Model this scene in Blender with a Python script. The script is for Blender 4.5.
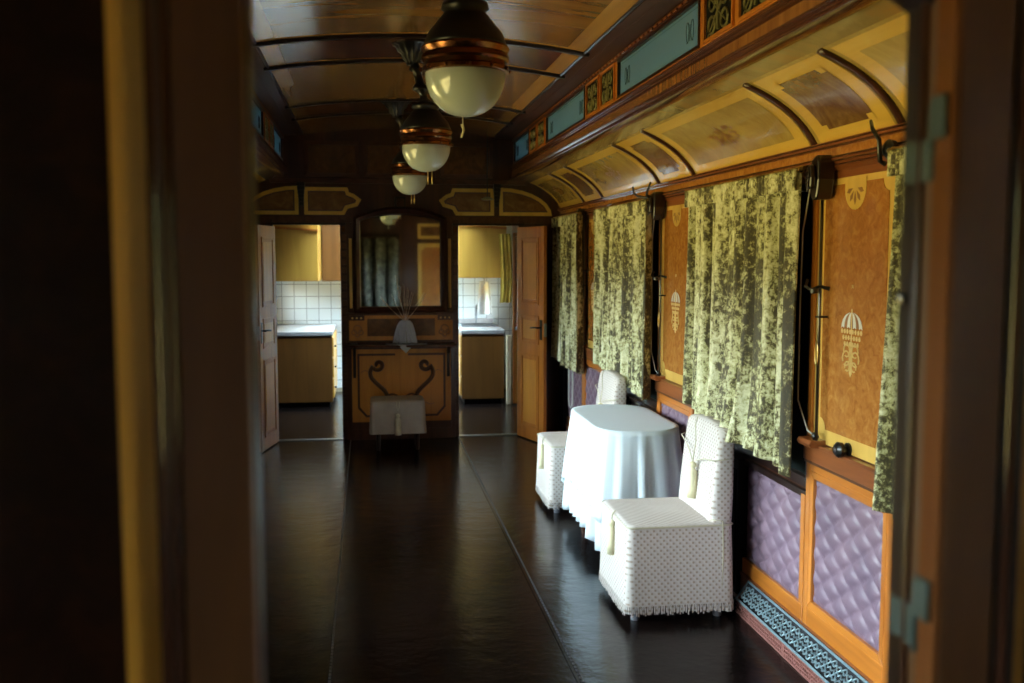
import bpy, bmesh, math, random
from math import sin, cos, pi, sqrt, atan2, radians, atan
from mathutils import Vector, Matrix, Euler
for o in list(bpy.data.objects): bpy.data.objects.remove(o)
random.seed(7)
SC = bpy.context.scene
COL = SC.collection

# ------------------------------------------------------------------ camera
H = 1.7
cd = bpy.data.cameras.new('camera'); cam = bpy.data.objects.new('camera', cd); COL.objects.link(cam)
cd.sensor_width = 36; cd.lens = 995/1024*36
cam.location = (0, 0, H)
cam.rotation_euler = (pi/2 - radians(4.911), 0, -radians(8.261))
cd.dof.use_dof = True; cd.dof.focus_distance = 4.8; cd.dof.aperture_fstop = 3.2
cd.clip_start = .02
SC.camera = cam

# ------------------------------------------------------------------ world: bright overcast sky above, darker trees and grass below
w = bpy.data.worlds.new('world'); SC.world = w; w.use_nodes = True
nt = w.node_tree; nt.nodes.clear()
tc = nt.nodes.new('ShaderNodeTexCoord'); sp = nt.nodes.new('ShaderNodeSeparateXYZ')
rp = nt.nodes.new('ShaderNodeValToRGB'); bg = nt.nodes.new('ShaderNodeBackground'); ou = nt.nodes.new('ShaderNodeOutputWorld')
mr = nt.nodes.new('ShaderNodeMapRange'); mr.inputs['From Min'].default_value = -1; mr.inputs['From Max'].default_value = 1
nt.links.new(tc.outputs['Generated'], sp.inputs[0]); nt.links.new(sp.outputs['Z'], mr.inputs['Value'])
nt.links.new(mr.outputs[0], rp.inputs[0]); nt.links.new(rp.outputs[0], bg.inputs[0]); nt.links.new(bg.outputs[0], ou.inputs[0])
el = rp.color_ramp.elements
el[0].position = 0.0; el[0].color = (.26, .19, .07, 1)
el[1].position = 1.0; el[1].color = (.62, .84, 1.0, 1)
for p, c in ((.46, (.27, .21, .075, 1)), (.50, (.14, .13, .05, 1)), (.53, (.10, .12, .06, 1)), (.58, (.80, .92, 1.0, 1))):
    e = el.new(p); e.color = c
bg.inputs[1].default_value = 40.0
SC.view_settings.view_transform = 'Standard'; SC.view_settings.look = 'None'
SC.view_settings.gamma = 1; SC.view_settings.exposure = 0.0; SC.view_settings.use_curve_mapping = False
try:
    SC.cycles.max_bounces = 10; SC.cycles.diffuse_bounces = 5; SC.cycles.glossy_bounces = 5
    SC.cycles.transparent_max_bounces = 16; SC.cycles.sample_clamp_indirect = 10
    SC.cycles.use_denoising = True; SC.cycles.denoiser = 'OPENIMAGEDENOISE'
except Exception: pass

def portal(name, loc, normal, sx, sy):
    l = bpy.data.lights.new(name, 'AREA'); l.shape = 'RECTANGLE'; l.size = sx; l.size_y = sy
    l.cycles.is_portal = True
    o = bpy.data.objects.new(name, l); COL.objects.link(o); o.location = loc
    o.rotation_euler = Vector(normal).to_track_quat('-Z', 'Z' if abs(normal[2]) < .5 else 'Y').to_euler()
    return o

# ------------------------------------------------------------------ main dimensions (metres)
XC = .31; HW = 1.52; XR = XC+HW; XL = XC-HW
YP = 1.0                                    # partition the camera looks through
YE = 9.30                                   # end wall of the saloon
YK = 12.6                                   # back wall of the galley
Y0 = 3.89; PER = 2.18; WW = 1.47            # window module: starts, period, width
WIN = [Y0+PER*k for k in (-1, 0, 1, 2)]     # 1.71, 3.89, 6.07, 8.25
ZW0, ZW1 = .72, 2.02

# ------------------------------------------------------------------ materials
def newmat(name):
    m = bpy.data.materials.new(name); m.use_nodes = True
    n = m.node_tree; b = n.nodes['Principled BSDF']; return m, n, b
def c4(c): return (c[0], c[1], c[2], 1)
def coords(n, scale=(1, 1, 1), rot=(0, 0, 0)):
    t = n.nodes.new('ShaderNodeTexCoord'); mp = n.nodes.new('ShaderNodeMapping')
    mp.inputs['Scale'].default_value = scale; mp.inputs['Rotation'].default_value = rot
    n.links.new(t.outputs['Object'], mp.inputs['Vector']); return mp.outputs[0]
def noise(n, vec, scale, detail=4, rough=.55, dist=0):
    t = n.nodes.new('ShaderNodeTexNoise'); t.inputs['Scale'].default_value = scale
    t.inputs['Detail'].default_value = detail; t.inputs['Roughness'].default_value = rough
    t.inputs['Distortion'].default_value = dist; n.links.new(vec, t.inputs['Vector']); return t.outputs['Fac']
def ramp(n, fac, stops):
    r = n.nodes.new('ShaderNodeValToRGB'); e = r.color_ramp.elements
    e[0].position, e[0].color = stops[0][0], c4(stops[0][1]); e[1].position, e[1].color = stops[-1][0], c4(stops[-1][1])
    for p, c in stops[1:-1]: q = e.new(p); q.color = c4(c)
    n.links.new(fac, r.inputs[0]); return r.outputs[0]
def bump(n, b, h, strength=.2, dist=.01):
    k = n.nodes.new('ShaderNodeBump'); k.inputs['Strength'].default_value = strength; k.inputs['Distance'].default_value = dist
    n.links.new(h, k.inputs['Height']); n.links.new(k.outputs[0], b.inputs['Normal'])
def plain(name, c, rough=.5, metal=0, coat=0, spec=.5):
    m, n, b = newmat(name); b.inputs['Base Color'].default_value = c4(c); b.inputs['Roughness'].default_value = rough
    b.inputs['Metallic'].default_value = metal; b.inputs['Coat Weight'].default_value = coat; b.inputs['Coat Roughness'].default_value = .06
    b.inputs['Specular IOR Level'].default_value = spec
    f = noise(n, coords(n), 9); v = ramp(n, f, ((.3, [x*.88 for x in c]), (.7, [min(1, x*1.08) for x in c])))
    n.links.new(v, b.inputs['Base Color']); return m
def wood(name, dark, light, axis='Z', rough=.28, coat=.5, scale=14, stretch=.07):
    m, n, b = newmat(name)
    s = {'X': (stretch, 1, 1), 'Y': (1, stretch, 1), 'Z': (1, 1, stretch)}[axis]
    v = coords(n, s); f = noise(n, v, scale, 6, .6, .6)
    c = ramp(n, f, ((.28, dark), (.72, light))); n.links.new(c, b.inputs['Base Color'])
    b.inputs['Roughness'].default_value = rough; b.inputs['Coat Weight'].default_value = coat; b.inputs['Coat Roughness'].default_value = .08
    bump(n, b, f, .05, .004); return m
def burl(name, dark, mid, light, scale=16, rough=.25, coat=.5):
    m, n, b = newmat(name); v = coords(n)
    f = noise(n, v, scale, 9, .72, .9); c = ramp(n, f, ((.30, dark), (.5, mid), (.68, light)))
    n.links.new(c, b.inputs['Base Color']); b.inputs['Roughness'].default_value = rough
    b.inputs['Coat Weight'].default_value = coat; b.inputs['Coat Roughness'].default_value = .07
    if not coat: b.inputs['Specular IOR Level'].default_value = .12
    return m
M = {}
M['mahog'] = wood('mahogany', (.030, .009, .005), (.085, .026, .011), 'Z')
M['mahogY'] = wood('mahogany_lengthways', (.040, .012, .006), (.115, .035, .014), 'Y')
M['darkwood'] = wood('ebonised_wood', (.008, .004, .003), (.022, .009, .006), 'Z', rough=.3, coat=.3)
M['polish'] = wood('polished_dark_moulding', (.05, .018, .010), (.10, .034, .016), 'Z', rough=.12, coat=.9)
M['gloss'] = wood('glossy_brown_strip', (.16, .055, .018), (.24, .09, .03), 'Z', rough=.12, coat=1)
M['dull'] = wood('dull_red_border', (.05, .016, .006), (.10, .034, .012), 'Y', rough=.55, coat=0)
M['polishY'] = wood('polished_beam_wood', (.055, .018, .008), (.12, .040, .016), 'Y', rough=.16, coat=.8)
M['frieze'] = wood('striped_frieze_veneer', (.16, .055, .016), (.30, .13, .036), 'Z', rough=.25, coat=.4, scale=30)
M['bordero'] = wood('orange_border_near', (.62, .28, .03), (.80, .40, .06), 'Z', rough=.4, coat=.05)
M['jamb'] = wood('walnut_jamb', (.065, .022, .005), (.15, .055, .012), 'Z', rough=.45, coat=.04)
M['redwood'] = wood('red_wood_frame', (.16, .045, .014), (.34, .105, .030), 'Y', rough=.3)
M['orange'] = wood('orange_wood_frame', (.36, .105, .014), (.60, .205, .028), 'Z', rough=.3)
M['orangeY'] = wood('orange_wood_rail', (.36, .105, .014), (.60, .205, .028), 'Y', rough=.3)
M['door'] = wood('oak_door', (.30, .085, .009), (.48, .165, .020), 'Z', rough=.42, coat=.05)
M['doorp'] = wood('oak_door_panel', (.42, .155, .020), (.60, .26, .038), 'Z', rough=.4, coat=.05)
M['satin'] = wood('satinwood_border', (.58, .34, .07), (.78, .50, .12), 'Z', rough=.3, scale=8)
M['satinY'] = wood('satinwood_border_long', (.60, .37, .06), (.78, .50, .10), 'Y', rough=.26, scale=8)
M['burl'] = burl('amboyna_burl', (.26, .085, .014), (.42, .16, .032), (.54, .25, .06), 24)
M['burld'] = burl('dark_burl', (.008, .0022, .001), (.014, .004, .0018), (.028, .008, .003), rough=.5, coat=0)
M['burlm'] = burl('walnut_burl', (.06, .025, .010), (.12, .05, .018), (.20, .085, .03), 12)
M['covep'] = burl('figured_satin_veneer', (.32, .20, .045), (.42, .28, .07), (.52, .37, .10), 5, rough=.22)
M['covep2'] = burl('figured_walnut_veneer', (.12, .045, .020), (.20, .10, .035), (.30, .18, .055), 6, rough=.2)
M['band'] = burl('figured_band', (.24, .16, .05), (.34, .24, .09), (.42, .22, .06), 3, rough=.2)
M['ceilw'] = wood('ceiling_veneer', (.20, .085, .018), (.34, .16, .035), 'X', rough=.16, coat=.15, scale=9)
M['ceilr'] = burl('ceiling_red_veneer', (.07, .018, .010), (.12, .034, .017), (.17, .055, .025), 7, rough=.16, coat=.2)
M['ceilb'] = wood('ceiling_border', (.42, .20, .04), (.58, .30, .06), 'Y', rough=.2, coat=.3, scale=9)
M['inlay'] = plain('dark_inlay', (.09, .032, .014), .3, coat=.4)
M['inlayg'] = plain('golden_inlay', (.72, .50, .18), .3, coat=.3)
M['pearl'] = plain('pearl_inlay', (.75, .74, .68), .25)
M['inlayr'] = plain('brown_inlay', (.30, .13, .04), .3, coat=.3)
M['brass'] = plain('aged_brass', (.55, .38, .14), .28, 1)
M['copper'] = plain('copper', (.26, .11, .045), .22, 1)
M['iron'] = plain('black_iron', (.006, .0055, .005), .35, 0, .2)
M['dsteel'] = plain('dull_steel', (.16, .15, .13), .3, 1)
M['steel'] = plain('grey_steel', (.35, .36, .38), .3, 1)
M['hinge'] = plain('painted_green_hinge', (.045, .075, .075), .4)
M['black'] = plain('black_leather', (.003, .003, .003), .6, spec=.2)
M['blind'] = plain('dark_green_blind', (.002, .005, .0045), .8, spec=.12)
M['cordm'] = plain('grey_cord', (.45, .45, .42), .7)
M['cream'] = plain('cream_silk', (.72, .66, .42), .6)
M['creamd'] = plain('cream_cord', (.55, .50, .36), .7)
M['stitch'] = plain('grey_stitching', (.045, .042, .04), .5)
M['leg'] = plain('grey_metal_foot', (.16, .17, .20), .4)
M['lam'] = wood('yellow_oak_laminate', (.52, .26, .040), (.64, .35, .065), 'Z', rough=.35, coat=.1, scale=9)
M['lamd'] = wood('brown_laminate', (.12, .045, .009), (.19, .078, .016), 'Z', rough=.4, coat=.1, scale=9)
M['top'] = plain('pale_worktop', (.42, .40, .40), .22)
M['wtowel'] = plain('white_towel', (.80, .84, .86), .85)
M['ycur'] = plain('yellow_cloth', (.80, .60, .10), .8)
M['paint'] = plain('cream_paint', (.55, .48, .33), .6)
M['bouq'] = plain('pale_blue_strands', (.62, .68, .80), .7)
M['stem'] = plain('dry_stem', (.60, .48, .38), .7)
M['scroll'] = plain('verdigris_scrollwork', (.20, .29, .32), .35, .3)
M['heatr'] = plain('red_brown_painted_metal', (.28, .11, .09), .45)
M['heatd'] = plain('heater_void', (.006, .006, .008), .8)
M['fret'] = plain('bronze_fretwork', (.26, .24, .10), .35, .6)
M['teald'] = plain('etched_line', (.02, .05, .06), .5)
# quilted leather
m, n, b = newmat('purple_leather'); v = coords(n); f = noise(n, v, 5, 4)
n.links.new(ramp(n, f, ((.3, (.15, .10, .14)), (.7, (.22, .14, .18)))), b.inputs['Base Color'])
b.inputs['Roughness'].default_value = .42; bump(n, b, noise(n, v, 180, 3), .12, .002); M['leather'] = m
# crushed velvet: the nap lies in pale and dark patches
m, n, b = newmat('crushed_velvet')
v = coords(n, (1, 1, .9)); f1 = noise(n, v, 36, 8, .8, .3); v2 = coords(n, (1, 1, .2)); f2 = noise(n, v2, 8, 4, .6, .3)
mx = n.nodes.new('ShaderNodeMath'); mx.operation = 'MULTIPLY_ADD'; mx.inputs[1].default_value = .46
n.links.new(f2, mx.inputs[0]); ad = n.nodes.new('ShaderNodeMath'); ad.operation = 'MULTIPLY'; ad.inputs[1].default_value = .58
n.links.new(f1, ad.inputs[0]); n.links.new(ad.outputs[0], mx.inputs[2])
n.links.new(ramp(n, mx.outputs[0], ((.453, (.036, .026, .006)), (.494, (.10, .08, .018)), (.524, (.47, .45, .21)), (.60, (.76, .75, .52)))), b.inputs['Base Color'])
b.inputs['Roughness'].default_value = .6; b.inputs['Sheen Weight'].default_value = .35; b.inputs['Sheen Tint'].default_value = (.8, .8, .5, 1)
bump(n, b, f1, .25, .01); M['velvet'] = m
M['scover'] = plain('dimmed_linen', (.36, .31, .27), .85)  # stool cover colour darkened to stand in for weak light by the end wall
M['velvetd'] = burl('dark_velvet', (.01, .01, .009), (.08, .08, .065), (.24, .24, .19), 9, rough=.6, coat=0)
# waffle slipcover
m, n, b = newmat('waffle_cotton'); v = coords(n); s = n.nodes.new('ShaderNodeSeparateXYZ'); n.links.new(v, s.inputs[0])
def mth(op, a, bb=None, c=None):
    q = n.nodes.new('ShaderNodeMath'); q.operation = op
    for i, x in enumerate((a, bb, c)):
        if x is None: continue
        if isinstance(x, (int, float)): q.inputs[i].default_value = x
        else: n.links.new(x, q.inputs[i])
    return q.outputs[0]
xy = mth('ADD', s.outputs[0], s.outputs[1]); K = 2*pi/.031
pa = mth('SINE', mth('MULTIPLY', mth('ADD', xy, s.outputs[2]), K)); pb = mth('SINE', mth('MULTIPLY', mth('SUBTRACT', xy, s.outputs[2]), K))
pp = mth('MULTIPLY', mth('ADD', pa, pb), .5)
n.links.new(ramp(n, pp, ((.2, (.60, .54, .50)), (.8, (.38, .30, .24)))), b.inputs['Base Color'])
b.inputs['Roughness'].default_value = .85; bump(n, b, pp, .3, .003); M['waffle'] = m
# tablecloth, thin damask that lets some light through
m, n, b = newmat('white_tablecloth'); b.inputs['Base Color'].default_value = (.80, .88, .93, 1); b.inputs['Roughness'].default_value = .7
tr = n.nodes.new('ShaderNodeBsdfTranslucent'); tr.inputs[0].default_value = (.8, .88, .93, 1)
mixs = n.nodes.new('ShaderNodeMixShader'); mixs.inputs[0].default_value = .2
n.links.new(b.outputs[0], mixs.inputs[1]); n.links.new(tr.outputs[0], mixs.inputs[2]); n.links.new(mixs.outputs[0], n.nodes['Material Output'].inputs[0]); M['cloth'] = m
# floor: black oiled linoleum
m, n, b = newmat('black_linoleum'); v = coords(n); f = noise(n, v, 3, 5)
n.links.new(ramp(n, f, ((.3, (.0035, .0022, .0020)), (.7, (.008, .0045, .0038)))), b.inputs['Base Color'])
f3 = noise(n, coords(n, (1, 1, 1)), 30, 4, .6); rr = n.nodes.new('ShaderNodeMapRange'); rr.inputs['To Min'].default_value = .16; rr.inputs['To Max'].default_value = .22
n.links.new(f, rr.inputs[0]); n.links.new(rr.outputs[0], b.inputs['Roughness'])
wv = noise(n, coords(n, (1, 1.2, 1)), 6, 3, .55)
sm = mth('MULTIPLY_ADD', f3, .25, wv); bump(n, b, sm, .24, .014); b.inputs['Specular IOR Level'].default_value = .26; M['floor'] = m
# tile
m, n, b = newmat('white_tiles'); br = n.nodes.new('ShaderNodeTexBrick'); br.offset = 0
br.inputs['Scale'].default_value = 1; br.inputs['Mortar Size'].default_value = .004; br.inputs['Brick Width'].default_value = .15; br.inputs['Row Height'].default_value = .15
br.inputs['Color1'].default_value = (.72, .78, .80, 1); br.inputs['Color2'].default_value = (.76, .81, .83, 1); br.inputs['Mortar'].default_value = (.28, .30, .33, 1)
n.links.new(coords(n, (1, 1, 1), (pi/2, 0, 0)), br.inputs['Vector']); n.links.new(br.outputs['Color'], b.inputs['Base Color']); b.inputs['Roughness'].default_value = .2; M['tile'] = m
# clear glass: thin pane
m, n, b = newmat('window_glass'); n.nodes.remove(b); t = n.nodes.new('ShaderNodeBsdfTransparent'); t.inputs[0].default_value = (.95, .98, .97, 1)
g = n.nodes.new('ShaderNodeBsdfGlossy'); g.inputs['Roughness'].default_value = .02; fr = n.nodes.new('ShaderNodeFresnel'); mixs = n.nodes.new('ShaderNodeMixShader')
n.links.new(fr.outputs[0], mixs.inputs[0]); n.links.new(t.outputs[0], mixs.inputs[1]); n.links.new(g.outputs[0], mixs.inputs[2]); n.links.new(mixs.outputs[0], n.nodes['Material Output'].inputs[0]); M['glass'] = m
# frosted blue clerestory glass
m, n, b = newmat('frosted_blue_glass'); b.inputs['Base Color'].default_value = (.10, .17, .19, 1); b.inputs['Roughness'].default_value = .35
t = n.nodes.new('ShaderNodeBsdfTranslucent'); t.inputs[0].default_value = (.020, .040, .047, 1); ads = n.nodes.new('ShaderNodeAddShader')
n.links.new(b.outputs[0], ads.inputs[0]); n.links.new(t.outputs[0], ads.inputs[1]); n.links.new(ads.outputs[0], n.nodes['Material Output'].inputs[0]); M['frost'] = m
# milk glass, mirror
m, n, b = newmat('milk_glass'); b.inputs['Base Color'].default_value = (.42, .47, .41, 1); b.inputs['Roughness'].default_value = .12
b.inputs['Coat Weight'].default_value = .6; b.inputs['Subsurface Weight'].default_value = .15; b.inputs['Subsurface Radius'].default_value = (.03, .03, .03); M['milk'] = m
m, n, b = newmat('mirror'); b.inputs['Metallic'].default_value = 1; b.inputs['Base Color'].default_value = (.72, .76, .74, 1); b.inputs['Roughness'].default_value = .03; M['mirror'] = m

# ------------------------------------------------------------------ mesh builder
class MB:
    def __init__(s): s.v = []; s.f = []; s.m = []; s.mats = []
    def mi(s, k):
        if k not in s.mats: s.mats.append(k)
        return s.mats.index(k)
    def add(s, vs, fs, k):
        o = len(s.v); s.v += [tuple(p) for p in vs]; i = s.mi(k)
        for f in fs: s.f.append([o+j for j in f]); s.m.append(i)
    def box(s, x0, x1, y0, y1, z0, z1, k):
        x0, x1 = sorted((x0, x1)); y0, y1 = sorted((y0, y1)); z0, z1 = sorted((z0, z1))
        s.add([(x0,y0,z0),(x1,y0,z0),(x1,y1,z0),(x0,y1,z0),(x0,y0,z1),(x1,y0,z1),(x1,y1,z1),(x0,y1,z1)],
              [(0,3,2,1),(4,5,6,7),(0,1,5,4),(1,2,6,5),(2,3,7,6),(3,0,4,7)], k)
    def prism(s, pts, F, d0, d1, k):            # pts (u,v) outline; F(u,v,d) -> xyz
        n_ = len(pts); vs = [F(u, v, d0) for u, v in pts]+[F(u, v, d1) for u, v in pts]
        s.add(vs, [list(range(n_))[::-1], list(range(n_, 2*n_))]+[(i, (i+1) % n_, n_+(i+1) % n_, n_+i) for i in range(n_)], k)
    def rect(s, F, u0, u1, v0, v1, d0, d1, k): s.prism([(u0,v0),(u1,v0),(u1,v1),(u0,v1)], F, d0, d1, k)
    def frame(s, F, u0, u1, v0, v1, w, d0, d1, k, k2=None):
        k2 = k2 or k
        s.prism([(u0,v0),(u1,v0),(u1-w,v0+w),(u0+w,v0+w)], F, d0, d1, k2)
        s.prism([(u0+w,v1-w),(u1-w,v1-w),(u1,v1),(u0,v1)], F, d0, d1, k2)
        s.prism([(u0,v0),(u0+w,v0+w),(u0+w,v1-w),(u0,v1)], F, d0, d1, k)
        s.prism([(u1-w,v0+w),(u1,v0),(u1,v1),(u1-w,v1-w)], F, d0, d1, k)
    def loft(s, rings, k, cap0=True, cap1=True):
        n_ = len(rings[0]); vs = [p for r in rings for p in r]; fs = []
        for j in range(len(rings)-1):
            for i in range(n_): fs.append((j*n_+i, j*n_+(i+1) % n_, (j+1)*n_+(i+1) % n_, (j+1)*n_+i))
        if cap0: fs.append(list(range(n_))[::-1])
        if cap1: fs.append([(len(rings)-1)*n_+i for i in range(n_)])
        s.add(vs, fs, k)
    def lathe(s, prof, c, k, n_=32, wob=None):
        rings = []
        for r, z in prof:
            ring = []
            for i in range(n_):
                a = 2*pi*i/n_; rr_ = r*(wob(a, z) if wob else 1); ring.append((c[0]+rr_*cos(a), c[1]+rr_*sin(a), c[2]+z))
            rings.append(ring)
        s.loft(rings, k)
    def tube(s, pts, r, k, n_=8, r1=None, closed=False):
        pts = [Vector(p) for p in pts]; rings = []; N = len(pts); prev = None
        for i, p in enumerate(pts):
            if closed: t = pts[(i+1) % N]-pts[i-1]
            else: t = pts[min(i+1, N-1)]-pts[max(i-1, 0)]
            t.normalize()
            a = prev if prev is not None else (Vector((0, 0, 1)) if abs(t.z) < .9 else Vector((1, 0, 0)))
            u = (a-t*a.dot(t)); u.normalize(); v = t.cross(u); prev = u
            rad = r if r1 is None else r+(r1-r)*i/(N-1)
            rings.append([tuple(p+(u*cos(2*pi*j/n_)+v*sin(2*pi*j/n_))*rad) for j in range(n_)])
        if closed:
            vs = [q for g_ in rings for q in g_]; fs = []
            for j in range(N):
                for i in range(n_): fs.append((j*n_+i, j*n_+(i+1) % n_, ((j+1) % N)*n_+(i+1) % n_, ((j+1) % N)*n_+i))
            s.add(vs, fs, k)
        else: s.loft(rings, k)
    def grid(s, fn, nu, nv, k):
        vs = [fn(i/nu, j/nv) for j in range(nv+1) for i in range(nu+1)]
        s.add(vs, [(j*(nu+1)+i, j*(nu+1)+i+1, (j+1)*(nu+1)+i+1, (j+1)*(nu+1)+i) for j in range(nv) for i in range(nu)], k)
    def build(s, name, parent=None, smooth=False, solid=0, bevel=0, loc=None):
        me = bpy.data.meshes.new(name); me.from_pydata(s.v, [], s.f); me.update()
        for k in s.mats: me.materials.append(M[k])
        for p, i in zip(me.polygons, s.m): p.material_index = i
        b_ = bmesh.new(); b_.from_mesh(me); bmesh.ops.recalc_face_normals(b_, faces=b_.faces); b_.to_mesh(me); b_.free()
        if smooth:
            for p in me.polygons: p.use_smooth = True
            if smooth == 'auto':
                b_ = bmesh.new(); b_.from_mesh(me)
                for e in b_.edges:
                    if len(e.link_faces) == 2 and e.calc_face_angle() > radians(38): e.smooth = False
                b_.to_mesh(me); b_.free()
        o = bpy.data.objects.new(name, me); COL.objects.link(o)
        if solid: q = o.modifiers.new('solid', 'SOLIDIFY'); q.thickness = solid; q.offset = 0
        if bevel: q = o.modifiers.new('bevel', 'BEVEL'); q.width = bevel; q.segments = 2; q.limit_method = 'ANGLE'
        if parent: o.parent = parent
        if loc: o.location = loc
        return o
def tag(o, label=None, cat=None, group=None, kind=None):
    if label: o['label'] = label
    if cat: o['category'] = cat
    if group: o['group'] = group
    if kind: o['kind'] = kind
    return o
def thing(name, label, cat, loc=(0, 0, 0), rz=0, group=None, kind=None):
    o = bpy.data.objects.new(name, None); COL.objects.link(o); o.location = loc; o.rotation_euler = (0, 0, rz); o.empty_display_size = .1
    return tag(o, label, cat, group, kind)
def copy_tree(o, parent=None):
    c = o.copy(); COL.objects.link(c)
    if parent: c.parent = parent
    for ch in list(o.children): copy_tree(ch, c)
    return c
def st(mb, name, parent=None, label=None, cat=None, **kw):
    o = mb.build(name, parent, **kw)
    if not parent: tag(o, label, cat, None, 'structure')
    return o
def FR(u, v, d): return (XR-d, u, v)             # on the right wall, d into the room
def FL(u, v, d): return (XL+d, u, v)
D = lambda u, v, d: (u, d, v)
def FE(u, v, d): return (u, YE-d, v)             # on the end wall
def FK(u, v, d): return (u, YK-d, v)
def arcp(cx, cy, r, a0, a1, n_=8): return [(cx+r*cos(a0+(a1-a0)*i/n_), cy+r*sin(a0+(a1-a0)*i/n_)) for i in range(n_+1)]
def notch(u0, u1, v0, v1, r, n_=7, bottom=True):
    p = []
    p += arcp(u0, v0, r, pi/2, 0, n_); p += arcp(u1, v0, r, pi, pi/2, n_)
    p += arcp(u1, v1, r, 1.5*pi, pi, n_); p += arcp(u0, v1, r, 0, -pi/2, n_)
    return p

# ================================================================== STRUCTURE
f_ = MB(); f_.box(XL-.1, XR+.1, -2.1, YK+.1, -.08, 0, 'floor')
st(f_, 'floor', None, 'glossy black oiled floor running the length of the carriage', 'floor')
for i, x in enumerate((-.185, .818)):
    s_ = MB(); s_.box(x-.006, x+.006, YP, YE-.05, 0, .004, 'floor')
    y = YP
    while y < YE-.1: s_.box(x+.010, x+.020, y, y+.022, 0, .0035, 'stitch'); y += .035
    st(s_, 'trim_%d' % (i+1), None, ('seam strip in the floor on the left side of the aisle', 'studded seam strip in the floor beside the chairs')[i], 'floor seam')

th = MB()
for a_, b_ in ((-.842, -.242), (.842, 1.408)): th.box(a_, b_, YE-.045, YE+.02, 0, .008, 'dsteel')
st(th, 'trim_9', None, 'thin metal threshold strips in the two galley doorways', 'threshold', bevel=.002)
# ---- side walls -------------------------------------------------------------
def side_wall(name, F, label, windows, yend=YK+.05, ys=-2.05):
    wl = MB()
    # solid pieces around the window openings (0 is the inner face, outwards negative)
    edges = sorted(windows); y = ys
    for (a, b_, z0, z1) in edges:
        wl.rect(F, y, a, 0, 2.3, -.08, 0, 'mahog'); wl.rect(F, a, b_, 0, z0, -.08, 0, 'mahog'); wl.rect(F, a, b_, z1, 2.3, -.08, 0, 'mahog'); y = b_
    wl.rect(F, y, yend, 0, 2.3, -.08, 0, 'mahog')
    return st(wl, name, None, label, 'wall')
winR = [(a, min(a+WW, YE-.05), ZW0, ZW1) for a in WIN]
winL = list(winR)
galL = [(11.35, 12.5, .93, 1.40)]
vest = [(-1.15, -.15, 1.0, 1.95)]
wr = side_wall('wall_right', FR, 'right side wall of dark wood with inlaid piers between the curtained windows', winR+galL+vest)
wl_ = side_wall('wall_left', FL, 'left side wall of the saloon, mostly hidden behind the near door post', winL+galL+vest)
portals = []
def quilt(F, u0, u1, v0, v1, k='leather'):
    mb = MB()
    def fn(a, c):
        u = u0+(u1-u0)*a; v = v0+(v1-v0)*c
        p = (u-u0)/.16+(v-v0)/.105; q = (u-u0)/.16-(v-v0)/.105
        h = .017*(abs(sin(pi*p/1))*abs(sin(pi*q/1)))**.45
        e = min(a, 1-a)*(u1-u0)/.02; e2 = min(c, 1-c)*(v1-v0)/.02
        return F(u, v, .006+h*min(1, e, e2) if min(e, e2) >= 0 else .006)
    mb.grid(fn, 72, 72, k); return mb
UMB = None
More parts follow.
